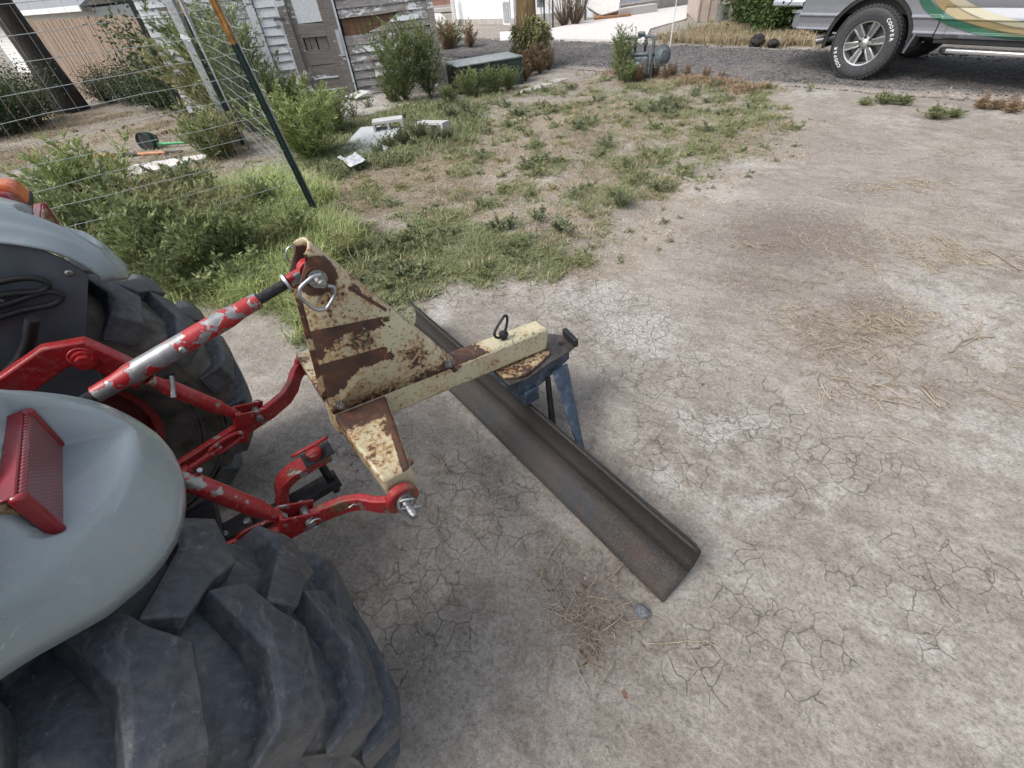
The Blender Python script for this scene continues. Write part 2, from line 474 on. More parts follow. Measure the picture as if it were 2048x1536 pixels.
# --- ground
def ground_mat():
    t = NT('dirt'); pos = t.co('Object')
    pale, dark, lit, crk = t.attr('pale'), t.attr('dark'), t.attr('litter'), t.attr('crack')
    big = t.noise(1.3, pos, 5, .6); w5 = t.warp(4, .16, pos); mid = t.noise(7, w5, 5, .68); fin = t.noise(80, pos, 5, .75); sml = t.noise(24, pos, 4, .7)
    # streaks dragged along the drive
    stk = t.noise(16, t.vec(t.vec(w5, (1, 1, 1), (0, 0, radians(38))), (.22, 1.5, 1)), 4, .65)
    mot = t.add(t.add(t.mul(mid, .36), t.mul(big, .20)), t.add(t.mul(sml, .20), t.mul(stk, .24)))
    base = t.ramp(mot, [(.37, (.158, .137, .114)), (.46, (.224, .202, .175)), (.53, (.274, .252, .222)), (.62, (.342, .320, .289))])
    pm = t.step(t.add(t.mul(pale, .9), t.mul(t.sub(t.add(t.mul(mid, .8), t.mul(sml, .2)), .5), 1.9)), .30, .85)
    base = t.mix(t.mul(pm, .8), base, t.ramp(t.add(t.mul(fin, .4), t.mul(sml, .6)), [(.35, (.290, .276, .254)), (.65, (.415, .400, .376))]))
    dm = t.step(t.add(t.mul(dark, 1.05), t.mul(t.sub(t.add(t.mul(mid, .4), t.mul(sml, .6)), .5), 3.4)), .38, .92)
    base = t.mix(t.mul(dm, .72), base, t.ramp(fin, [(.3, (.092, .074, .062)), (.7, (.180, .150, .127))]))
    lm = t.step(t.add(lit, t.mul(t.sub(t.add(t.mul(sml, .6), t.mul(fin, .4)), .5), 2.2)), .42, .85)
    base = t.mix(t.mul(lm, .7), base, t.ramp(t.noise(60, pos, 3), [(.3, (.13, .098, .066)), (.5, (.25, .20, .145)), (.7, (.40, .345, .275))]))
    base = t.mix(.85, base, t.ramp(fin, [(.28, (.42, .42, .42)), (.5, (1., 1., 1.)), (.72, (1.35, 1.35, 1.35))]), 'MULTIPLY')
    # drying cracks: thin broken lines of two sizes, their recess shade painted dark
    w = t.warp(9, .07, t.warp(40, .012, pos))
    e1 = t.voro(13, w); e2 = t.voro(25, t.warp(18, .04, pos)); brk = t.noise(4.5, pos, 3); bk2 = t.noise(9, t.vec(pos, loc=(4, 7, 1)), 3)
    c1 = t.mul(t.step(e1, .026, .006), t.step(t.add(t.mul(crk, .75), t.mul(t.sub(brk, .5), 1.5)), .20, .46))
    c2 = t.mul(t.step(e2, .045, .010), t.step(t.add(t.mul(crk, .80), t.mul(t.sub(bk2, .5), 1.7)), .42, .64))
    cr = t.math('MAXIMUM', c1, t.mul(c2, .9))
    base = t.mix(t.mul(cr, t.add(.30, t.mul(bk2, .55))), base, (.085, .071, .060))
    spk = t.step(t.noise(120, pos, 2), .69, .75)
    base = t.mix(t.mul(spk, .6), base, (.55, .53, .50))
    hgt = t.sub(t.add(t.mul(fin, .7), t.mul(sml, 1.2)), t.mul(c1, .6))
    t.set(base, .95, 0.0, t.bump(hgt, .75, .012), spec=.2)
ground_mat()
def road_mat():
    t = NT('asphalt_millings'); pos = t.co('Object')
    v = t.voro(55, t.warp(40, .015, pos), 'F1'); vc = t.voro(55, t.warp(40, .015, pos), 'F1', 1)
    n = t.noise(2.2, pos, 6, .6)
    c = t.mix(t.step(t.noise(26, pos, 5, .7), .42, .60), t.ramp(n, [(.3, (.035, .033, .034)), (.7, (.095, .090, .088))]), (.22, .207, .198))
    c = t.mix(t.mul(t.step(v, .35, .1), .35), c, vc, 'SOFT_LIGHT')
    dust = t.step(t.noise(.9, t.vec(pos, (1, 1, 1)), 5), .5, .72)
    c = t.mix(t.mul(dust, .5), c, (.34, .31, .28))
    c = t.mix(t.mul(t.step(t.noise(11, t.warp(6, .1, pos), 5, .7), .55, .66), .6), c, (.030, .028, .028))
    c = t.mix(t.mul(t.step(t.attr('edge'), .3, 1.0), .8), c, (.36, .325, .29))
    t.set(c, .92, 0.0, t.bump(t.add(t.noise(60, pos, 5), t.mul(t.math('SUBTRACT', .6, v), 1.2)), .9, .02), spec=.25)
road_mat()
def concrete(name, a, b, s=8):
    t = NT(name); pos = t.co(); n = t.noise(s, pos, 7, .65)
    c = t.ramp(n, [(.3, a), (.7, b)])
    c = t.mix(t.mul(t.step(t.noise(90, pos, 3), .6, .75), .4), c, tuple(x * .55 for x in a))
    t.set(c, .88, 0.0, t.bump(t.noise(90, pos, 5), .35, .004), spec=.3)
concrete('concrete', (.30, .275, .25), (.45, .43, .405))
concrete('concrete_pale', (.46, .44, .42), (.60, .585, .57))
concrete('block_grey', (.36, .35, .345), (.50, .49, .48), 20)
concrete('stone_dark', (.035, .04, .047), (.22, .23, .24), 150)
concrete('lump_black', (.012, .011, .011), (.045, .042, .04), 20)
concrete('clod', (.17, .14, .115), (.32, .28, .24), 15)
concrete('pebble', (.24, .22, .20), (.46, .44, .42), 3)

def old_wood(name, paint=.6, wood=((.12, .113, .107), (.36, .345, .333)), white=(.70, .73, .75), warm=.5):
    t = NT(name); pos = t.vec(None, (1, 1, 1), random=40)
    gr = t.noise(14, t.vec(pos, (.28, 6, 9)), 6, .65); w = t.noise(4, pos, 4)
    c = t.ramp(gr, [(.28, wood[0]), (.72, wood[1])])
    c = t.mix(t.mul(t.step(w, .5, .72), warm), c, (.17, .095, .055))
    p = t.step(t.add(t.add(t.mul(t.noise(5, t.vec(pos, (.5, 1, 2)), 6, .68), .8), t.mul(t.noise(38, t.vec(pos, (.5, 1, 1)), 4), .3)), t.mul(t.sub(t.rnd(), .5), .16)), paint, paint + .06)
    c = t.mix(t.mul(p, .92), c, t.ramp(t.noise(30, pos), [(.3, tuple(x * .8 for x in white)), (.7, white)]))
    t.set(c, .85, 0.0, t.bump(t.add(t.mul(gr, .8), t.mul(p, .5)), .5, .004), spec=.25)
old_wood('clapboard', .545)
old_wood('clapboard_white', .44)
old_wood('door_wood', .67, ((.10, .089, .08), (.27, .25, .232)), warm=.2)
old_wood('door_white', .30, warm=.1)
old_wood('sheathing', .95, ((.055, .030, .018), (.20, .125, .08)), warm=.5)
old_wood('post_wood', .9, ((.10, .065, .03), (.36, .24, .11)), warm=.5)
old_wood('fence_plank', 1.2, ((.15, .108, .078), (.30, .232, .18)), warm=.35)
old_wood('board_white', .36, white=(.46, .49, .50), warm=.1)
old_wood('board_brown', 1.2, ((.20, .10, .055), (.33, .18, .10)))
simple('white_wall', (.80, .81, .81), .8, 0, .04, 3, .1)
simple('siding_white', (.60, .60, .58), .8, 0, .06, 4, .1)
simple('wall_shade_tint', (.52, .56, .62), .8, 0, .04, 3, .1)  # white wall whose bluish shade is put into the base colour
simple('door_grey', (.30, .32, .36), .6, 0, .1, 8, .1)
simple('roof_grey', (.20, .21, .23), .9, 0, .2, 20, .4)
simple('tan_metal', (.42, .35, .30), .6, .1, .08, 6, .1)
def brick():
    t = NT('brick'); q = t.n('TexBrick'); t.put(q.inputs['Vector'], t.vec(None, (1, 1, 1), (pi / 2, 0, 0))); q.inputs['Scale'].default_value = 4
    q.inputs['Color1'].default_value = (.20, .085, .055, 1); q.inputs['Color2'].default_value = (.28, .13, .09, 1); q.inputs['Mortar'].default_value = (.3, .27, .24, 1)
    t.set(q.outputs[0], .9)
brick()
simple('tpost_green', (.018, .040, .034), .5, .1, .3, 30, .2)
simple('tpost_amber', (.42, .22, .06), .55, 0, .3, 20, .2)
simple('trans_green', (.035, .055, .048), .45, .1, .2, 12, .15)
simple('trans_top', (.22, .25, .245), .4, .1, .2, 12, .15)
simple('meter_blue', (.14, .165, .175), .5, .3, .2, 25, .2)
simple('white_paint', (.66, .67, .66), .5, 0, .06, 20, .05)
simple('plastic_white', (.46, .48, .49), .6, 0, .1, 20, .1)
simple('green_bright', (.05, .32, .11), .45, 0, .1, 12, .05)
simple('green_dark', (.02, .06, .045), .5, 0, .2, 12, .1)
simple('orange', (.42, .17, .075), .5, 0, .15, 30, .1)
simple('yellow_rope', (.55, .40, .10), .8, 0, .2, 60, .3)
simple('rust_brown', (.10, .045, .025), .85, 0, .3, 30, .4)
# truck
simple('truck_grey', (.20, .21, .235), .30, .35, .0, 4, .0, Coat_Weight=.8)
simple('truck_light', (.50, .53, .58), .25, .5, .03, 4, .0, Coat_Weight=.6)
simple('alu', (.52, .53, .54), .28, .85, .1, 20, .05)
simple('spoke_grey', (.16, .16, .165), .4, .6, .1, 20, .05)
simple('stripe_green', (.018, .085, .055), .4, 0, .05, 4, .0)
simple('stripe_gold', (.22, .172, .085), .4, 0, .05, 4, .0)
simple('stripe_cream', (.33, .31, .225), .4, 0, .05, 4, .0)
simple('glass_dark', (.015, .017, .02), .08, 0, .1, 4, .0)
# vegetation
def leaf(name, stops, sub=.15, rough=.6):
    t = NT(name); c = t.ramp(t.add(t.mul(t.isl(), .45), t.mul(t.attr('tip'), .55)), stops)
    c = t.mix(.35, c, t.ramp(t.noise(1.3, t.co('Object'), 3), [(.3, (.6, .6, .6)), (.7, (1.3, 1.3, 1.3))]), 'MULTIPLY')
    hs = t.n('HueSaturation'); t.put(hs.inputs['Color'], c); hs.inputs['Saturation'].default_value = .92; t.put(hs.inputs['Value'], t.add(t.mul(t.rnd(), .35), .98)); 
    t.set(hs.outputs[0], rough, spec=.3)
    tr = t.n('BsdfTranslucent'); t.put(tr.inputs['Color'], hs.outputs[0])
    ms = t.n('MixShader'); ms.inputs[0].default_value = .25
    t.t.links.new(t.b.outputs[0], ms.inputs[1]); t.t.links.new(tr.outputs[0], ms.inputs[2])
    t.t.links.new(ms.outputs[0], t.t.nodes['Material Output'].inputs['Surface'])
leaf('leaf_kochia', [(0, (.085, .112, .040)), (.5, (.185, .225, .085)), (.85, (.29, .32, .135)), (1, (.38, .36, .18))])
leaf('leaf_lime', [(0, (.125, .165, .048)), (.5, (.26, .315, .10)), (1, (.42, .44, .20))])
leaf('leaf_deep', [(0, (.020, .034, .014)), (.5, (.042, .066, .026)), (1, (.11, .14, .055))])
leaf('leaf_bush', [(0, (.030, .062, .018)), (.5, (.070, .115, .030)), (.9, (.15, .19, .05)), (1, (.26, .28, .09))])
leaf('leaf_sage', [(0, (.105, .128, .066)), (.5, (.185, .212, .112)), (1, (.29, .30, .17))])
leaf('leaf_olive', [(0, (.155, .158, .062)), (.5, (.25, .248, .11)), (1, (.38, .35, .19))])
leaf('leaf_dry', [(0, (.15, .095, .052)), (.5, (.26, .175, .10)), (1, (.39, .29, .18))])
leaf('straw', [(0, (.27, .20, .125)), (.5, (.41, .335, .225)), (1, (.55, .48, .36))])
leaf('stem_green', [(0, (.13, .17, .06)), (1, (.24, .26, .11))])
leaf('stem_brown', [(0, (.10, .07, .045)), (1, (.20, .14, .09))])
leaf('grass_green', [(0, (.105, .132, .055)), (.5, (.185, .212, .092)), (.85, (.27, .285, .14)), (1, (.38, .34, .21))])
leaf('grass_mixed', [(0, (.14, .145, .075)), (.3, (.23, .205, .12)), (.65, (.36, .275, .17)), (1, (.48, .385, .26))])
leaf('twig', [(0, (.22, .17, .12)), (.5, (.36, .29, .21)), (1, (.48, .41, .31))], rough=.8)
leaf('dead_leaf', [(0, (.16, .07, .03)), (1, (.36, .19, .07))])
def bark(name, a, b):
    t = NT(name); n = t.noise(9, t.vec(None, (3, 3, .6)), 7, .7)
    t.set(t.ramp(n, [(.3, a), (.7, b)]), .9, 0.0, t.bump(n, 1.0, .03))
bark('bark_dark', (.014, .011, .009), (.06, .05, .042))
bark('bark_grey', (.07, .065, .06), (.19, .175, .16))
# ------------------------------------------------------------------ ground
ROAD_D = np.array([cos(radians(-48)), sin(radians(-48))]); ROAD_N = np.array([-ROAD_D[1], ROAD_D[0]])
ROAD_N0, ROAD_N1 = 8.16, 10.75          # near and far edge, metres along ROAD_N
def road_t(x, y):
    return x * ROAD_N[0] + y * ROAD_N[1], x * ROAD_D[0] + y * ROAD_D[1]
def gz(x, y):
    x = np.asarray(x, float); y = np.asarray(y, float)
    n, s = road_t(x, y)
    z = (fbm(x * 1.3, y * 1.3, 3) - .5) * .05 + (fbm(x * 7, y * 7, 5, 3) - .45) * .012 + (vnoise(x * 26, y * 26, 9) - .5) * .005
    z = z * sm(.1, .7, np.hypot(x + .6, y - .3) * .0 + 1)
    mx, my = G(1075, 470)[:2]
    z = z + .07 * np.exp(-(((x - mx) / .38) ** 2 + ((y - my) / .28) ** 2)) * (.6 + .8 * vnoise(x * 9, y * 9, 4))
    # wheel rut with low lug marks across the drive
    ru = np.abs(((x - .9) * .93 - (y - 2.6) * .36))
    z = z - .018 * np.exp(-(ru / .16) ** 2) * sm(1.2, 2.2, y) * sm(6, 4.5, y)
    inroad = sm(ROAD_N0 - .25, ROAD_N0 + .1, n) * sm(ROAD_N1 + .25, ROAD_N1 - .1, n)
    z = z * (1 - inroad) - .045 * inroad
    r = -x * .7 + y * .7
    z = z - .95 * sm(14.6, 20, r) * sm(-3.5, -7, x)
    flat = sm(3.0, 1.6, np.hypot(x + .0, y - 1.0))
    return z * (1 - .55 * flat) - .004 * flat
def axis(lo, hi, a, b, step, grow=1.13):
    xs = list(np.arange(a, b + 1e-6, step)); d = step
    while xs[-1] < hi: d *= grow; xs.append(xs[-1] + d)
    d = step
    while xs[0] > lo: d *= grow; xs.insert(0, xs[0] - d)
    return np.array(xs)
gx = axis(-130, 130, -2.2, 4.2, .024, 1.06); gy = axis(-60, 190, -.3, 5.2, .024, 1.06)
GX, GY = np.meshgrid(gx, gy, indexing='xy')
GZ = gz(GX, GY)
def blobs(lst):
    a = np.zeros(GX.shape)
    for px, py, rx, ry, s in lst:
        c = G(px, py); e1 = G(px + rx, py); e2 = G(px, py + ry)
        ax = max(.04, np.hypot(*(e1 - c)[:2])); ay = max(.04, np.hypot(*(e2 - c)[:2]))
        d1 = (e1 - c)[:2] / np.hypot(*(e1 - c)[:2]); d2 = np.array([-d1[1], d1[0]])
        p = (GX - c[0]) * d1[0] + (GY - c[1]) * d1[1]; q = (GX - c[0]) * d2[0] + (GY - c[1]) * d2[1]
        a = np.maximum(a, s * np.exp(-(p / ax) ** 2 - (q / ay) ** 2))
    return a
pale = blobs([(1280, 660, 130, 60, .9), (1180, 600, 150, 60, .9), (1050, 560, 120, 40, .8), (1480, 860, 170, 80, .75), (1900, 620, 160, 110, .9), (2000, 900, 220, 200, .55),
              (1420, 380, 120, 26, .9), (1500, 330, 110, 30, .8), (1250, 280, 60, 20, .9), (1230, 245, 40, 12, .8), (1000, 340, 60, 15, .6), (1640, 180, 90, 16, .9), (1330, 950, 90, 60, .7), (1550, 1000, 250, 130, .55), (1900, 1250, 250, 200, .45),
              (1300, 1250, 140, 60, .35), (1750, 500, 60, 30, .3), (880, 620, 70, 30, .7), (1400, 160, 60, 10, .5), (1800, 240, 120, 18, .7), (110, 350, 120, 18, .6), (600, 660, 50, 30, .5)])
dark = blobs([(1600, 470, 220, 90, 1.0), (1500, 560, 150, 60, .75), (1760, 620, 150, 60, .85), (1420, 480, 120, 50, .6), (1700, 300, 200, 40, .55), (1900, 330, 160, 40, .5), (1300, 420, 90, 30, .5), (1500, 610, 110, 40, .6), (1700, 380, 160, 40, .6), (1080, 460, 80, 40, .8), (1200, 1190, 120, 130, .95),
              (1180, 1260, 60, 110, .7), (960, 1080, 80, 60, .35), (850, 1350, 90, 90, .5), (700, 1050, 160, 130, .35), (1520, 1230, 40, 30, .6), (1420, 620, 60, 50, .5), (1900, 420, 120, 50, .45), (1380, 1050, 50, 70, .5), (1650, 1320, 90, 50, .4)])
lit = blobs([(900, 330, 180, 60, .9), (700, 380, 120, 50, 1.0), (1150, 230, 250, 60, .8), (950, 450, 160, 70, .9), (800, 540, 160, 50, .8), (500, 520, 250, 140, .9), (1350, 165, 120, 20, .8), (200, 280, 250, 60, .8), (100, 230, 200, 40, .9),
             (1750, 640, 130, 40, .7), (1900, 510, 120, 40, .7), (1420, 300, 100, 40, .6), (1100, 540, 70, 40, .5), (1760, 430, 100, 30, .5), (1180, 1330, 60, 80, .45), (540, 640, 60, 60, .5), (1150, 110, 60, 14, .9), (300, 400, 200, 60, .7)])
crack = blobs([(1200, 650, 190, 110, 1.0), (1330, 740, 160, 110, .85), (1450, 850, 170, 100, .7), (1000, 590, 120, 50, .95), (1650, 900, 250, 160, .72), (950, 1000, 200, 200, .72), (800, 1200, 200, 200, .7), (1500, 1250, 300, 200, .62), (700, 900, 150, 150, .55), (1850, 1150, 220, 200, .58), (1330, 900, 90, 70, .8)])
n_, m_ = GX.shape
idx = np.arange(n_ * m_).reshape(n_, m_)
Fg = np.stack([idx[:-1, :-1], idx[:-1, 1:], idx[1:, 1:], idx[1:, :-1]], -1).reshape(-1, 4)
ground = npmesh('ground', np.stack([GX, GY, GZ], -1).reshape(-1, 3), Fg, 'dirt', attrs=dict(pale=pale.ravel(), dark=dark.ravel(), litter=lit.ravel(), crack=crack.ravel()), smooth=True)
struct(ground)

# alley of asphalt millings
ss = np.concatenate([np.arange(-60, -18, 1.5), np.arange(-18, 12, .12), np.arange(12, 50, 1.5)]); tt = np.linspace(0, 1, 36)
SS, TT = np.meshgrid(ss, tt, indexing='xy')
e0 = ROAD_N0 + (fbm(SS * .7, SS * 0, 21) - .5) * .5 + (fbm(SS * 3, SS * 0 + 4, 23) - .5) * .14
e1 = ROAD_N1 + (fbm(SS * .6, SS * 0 + 9, 31) - .5) * .5 + (fbm(SS * 3, SS * 0 + 14, 33) - .5) * .12
NN = e0 + (e1 - e0) * TT
RX = SS * ROAD_D[0] + NN * ROAD_N[0]; RY = SS * ROAD_D[1] + NN * ROAD_N[1]
RZ = .012 + (fbm(RX * 5, RY * 5, 41, 4) - .5) * .028 + .012 * np.sin(TT * pi) - .05 * (sm(.03, 0, TT) + sm(.97, 1, TT))
rn, rm = RX.shape; idx = np.arange(rn * rm).reshape(rn, rm)
Fr = np.stack([idx[:-1, :-1], idx[:-1, 1:], idx[1:, 1:], idx[1:, :-1]], -1).reshape(-1, 4)
struct(npmesh('road', np.stack([RX, RY, RZ], -1).reshape(-1, 3), Fr, 'asphalt_millings', attrs=dict(edge=(np.maximum(sm(.07, .0, TT), sm(.86, .98, TT))).ravel()), smooth=True))

def slab(name, px, z, mat, th=.12, crack=None):
    P = [G(*p) for p in px]
    b = MB(); b.prism([(p[0], p[1], z - th) for p in P], (0, 0, th))
    return struct(b.build(name, mat, bevel=.008))
# pale concrete apron beyond the alley, walk inside the fence, pads by the shed
def sheet(name, pts, z, mat):
    b = MB(); b.prism([(p[0], p[1], z - .1) for p in pts], (0, 0, .1)); return struct(b.build(name, mat))
ap = [G(1000, 83), G(1100, 80), G(1290, 84), G(1300, 60), G(1372, 40), G(1375, 12), G(1190, 40), G(1090, 62), G(1000, 66)]
sheet('concrete_apron', ap, .03, 'concrete_pale')
sheet('concrete_path', [G(-60, 430), G(120, 392), G(412, 322), G(420, 312), G(300, 330), G(110, 362), G(-60, 392)], .035, 'concrete_pale')
slab('doorstep_slab', [(655, 212), (700, 204), (775, 194), (800, 204), (822, 213), (790, 224), (735, 236), (688, 240)], .05, 'concrete')
slab('concrete_kerb', [(1030, 187), (1070, 173), (1110, 160), (1138, 158), (1100, 171), (1056, 185), (1038, 190)], .018, 'concrete', .1)
# far street and pavement past the white building
sheet('far_pavement', [(-9, 22.5), (-.9, 21.2), (-1.4, 25.6), (-9, 27)], .03, 'concrete_pale')
sheet('far_kerb', [(-9, 27.1), (.5, 25.3), (.5, 25.9), (-9, 27.7)], .16, 'concrete')
# ------------------------------------------------------------------ tractor (local = T frame minus base)
TB = (-.766, 0, 0)
tractor = thing('tractor', 'compact tractor with grey fenders, red hitch arms and chunky lugged tyres', 'tractor', W(*TB), TH)
def tp(b, name, mat, parent=None, **kw):
    return b.build(name, mat, parent or tractor, base=TB, **kw)
R0 = .558; AX = (-.766, R0)
LUGM = {}
def lug_mesh(sg):
    """one tread bar around angle 0 (top), tyre-local: x=u, y=v, z up, axle at origin"""
    pts = [(.005, -.020), (.070, -.034), (.118, .028), (.172, .072), (.178, .222), (.080, .222), (.076, .112)]
    def at(s, l, h):
        rr = R0 - .043 + h if abs(l) < .15 else R0 - .043 + h - (abs(l) - .15) * .42
        a = s / R0
        return (rr * sin(a), sg * l, rr * cos(a))
    cs = np.mean([p[0] for p in pts]); cl = np.mean([p[1] for p in pts])
    b = MB(); n = len(pts)
    lo = [at(cs + (s - cs) * 1.10, (cl + (l - cl) * 1.04), -.03) for s, l in pts]
    hi = [at(cs + (s - cs) * .90, cl + (l - cl) * .95, .043) for s, l in pts]
    # mid ring on top so the bar follows the tyre's curve
    mid = [at(cs + (s - cs) * .45, cl + (l - cl) * .5, .0455) for s, l in pts]
    b.add(lo + hi + mid, [(i, (i + 1) % n, n + (i + 1) % n, n + i) for i in range(n)] + [(n + i, n + (i + 1) % n, 2 * n + (i + 1) % n, 2 * n + i) for i in range(n)] + [tuple(range(2 * n, 3 * n))])
    o = b.build('tread_lug', 'rubber', None, bevel=.0045)
    return o
for sd in (-1, 1):
    vc = sd * .6525
    ty = MB()
    prof = [(-.165, .262), (-.185, .285), (-.208, .345), (-.217, .415), (-.207, .47), (-.178, .503), (-.10, .516), (0, .519), (.10, .516), (.178, .503), (.207, .47), (.217, .415), (.208, .345), (.185, .285), (.165, .262)]
    ty.lathe(prof, (AX[0], vc, AX[1]), (0, 1, 0), 72)
    for rr, off in ((.36, .212), (.375, .215), (.44, .2145)):                        # moulded rings on the sidewalls
        for q in (-1, 1): ty.lathe([(q * off - .004, rr - .004), (q * off + q * .004, rr), (q * off - .004, rr + .004)], (AX[0], vc, AX[1]), (0, 1, 0), 72)
    tyre = tp(ty, 'rear_tyre', 'rubber_dusty' if sd > 0 else 'rubber', smooth=40)
    for sg in (-1, 1):
        proto = lug_mesh(sg)
        nl = 19
        for k in range(nl):
            o = proto if k == 0 else proto.copy()
            if k: COL.objects.link(o)
            o.parent = tyre
            a = 2 * pi * (k + (.5 if sg > 0 else 0)) / nl + .16 + (0 if sd < 0 else .1)
            o.matrix_parent_inverse = Matrix.Identity(4)
            o.location = (0, vc, R0); o.rotation_euler = (0, a, 0)
    rm_ = MB()
    prof = [(-.17, .268), (-.175, .275), (-.16, .262), (-.15, .235), (-.10, .228), (-.02, .225), (.0, .20), (.02, .12), (.03, .05), (.03, .001)]
    rm_.lathe([(sd * -a * -1 if False else sd * a, r) for a, r in prof] , (AX[0], vc, AX[1]), (0, 1, 0), 48)
    rm_.lathe([(sd * .17, .268), (sd * .175, .275), (sd * .16, .262), (sd * .15, .235), (sd * .0, .226)], (AX[0], vc, AX[1]), (0, 1, 0), 48)
    rim = tp(rm_, 'wheel_rim', 'red_clean', smooth=35)
    for k in range(8):
        a = 2 * pi * k / 8
        tp(MB().lathe([(0, .014), (.025, .014), (.026, .001)], (AX[0] + .085 * cos(a), vc + sd * .03 - .03, AX[1] + .085 * sin(a)), (0, 1, 0), 6), 'wheel_bolt', 'bolt', None)
# raised maker's lettering on the inner wall of the far tyre
def text_mesh(name, body, size, mat, parent, mw, extrude=.002, spacing=1.0, base=None, bold=False):
    cu = bpy.data.curves.new(name, 'FONT'); cu.body = body; cu.size = size; cu.extrude = extrude; cu.space_character = spacing; cu.resolution_u = 3
    if bold: cu.offset = size * .02
    cu.align_x = 'CENTER'; cu.align_y = 'CENTER'
    tmp = bpy.data.objects.new(name, cu); COL.objects.link(tmp)
    dg = bpy.context.evaluated_depsgraph_get(); me = bpy.data.meshes.new_from_object(tmp.evaluated_get(dg))
    bpy.data.objects.remove(tmp); bpy.data.curves.remove(cu)
    me.transform(mw)
    if base is not None: me.transform(Matrix.Translation([-c for c in base]))
    me.name = name; me.materials.clear(); me.materials.append(M[mat])
    o = bpy.data.objects.new(name, me); COL.objects.link(o); o.parent = parent
    return o
def arc_text(name, body, size, mat, parent, centre, ax_u, ax_w, nrm, radius, a0, da, base=None, extrude=.002, flip=1):
    """letters on a circle in the plane (ax_u, ax_w); one mesh"""
    bm = bmesh.new()
    for i, ch in enumerate(body):
        a = a0 + flip * da * i
        cu = bpy.data.curves.new('l', 'FONT'); cu.body = ch; cu.size = size; cu.extrude = extrude; cu.align_x = 'CENTER'; cu.align_y = 'CENTER'; cu.resolution_u = 2; cu.offset = size * .025
        tmp = bpy.data.objects.new('l', cu); COL.objects.link(tmp)
        dg = bpy.context.evaluated_depsgraph_get(); me = bpy.data.meshes.new_from_object(tmp.evaluated_get(dg))
        bpy.data.objects.remove(tmp); bpy.data.curves.remove(cu)
        rad = ax_u * cos(a) + ax_w * sin(a); tan = (-ax_u * sin(a) + ax_w * cos(a)) * flip
        Mx = Matrix((( *tan, 0), (*rad, 0), (*nrm, 0), (0, 0, 0, 1))).transposed() if False else Matrix.Identity(4)
        for r in range(3):
            Mx[r][0] = tan[r]; Mx[r][1] = rad[r]; Mx[r][2] = nrm[r]; Mx[r][3] = centre[r] + rad[r] * radius
        me.transform(Mx); bm.from_mesh(me); bpy.data.meshes.remove(me)
    me = bpy.data.meshes.new(name); bm.to_mesh(me); bm.free()
    if base is not None: me.transform(Matrix.Translation([-c for c in base]))
    me.materials.append(M[mat]); o = bpy.data.objects.new(name, me); COL.objects.link(o); o.parent = parent
    return o
arc_text('tyre_lettering', 'OPTITRAC', .042, 'rubber', tractor, Vector((AX[0], .6525 - .2165, AX[1])), Vector((1, 0, 0)), Vector((0, 0, 1)), Vector((0, -1, 0)), .40, radians(62), radians(7.2), base=TB, flip=-1)

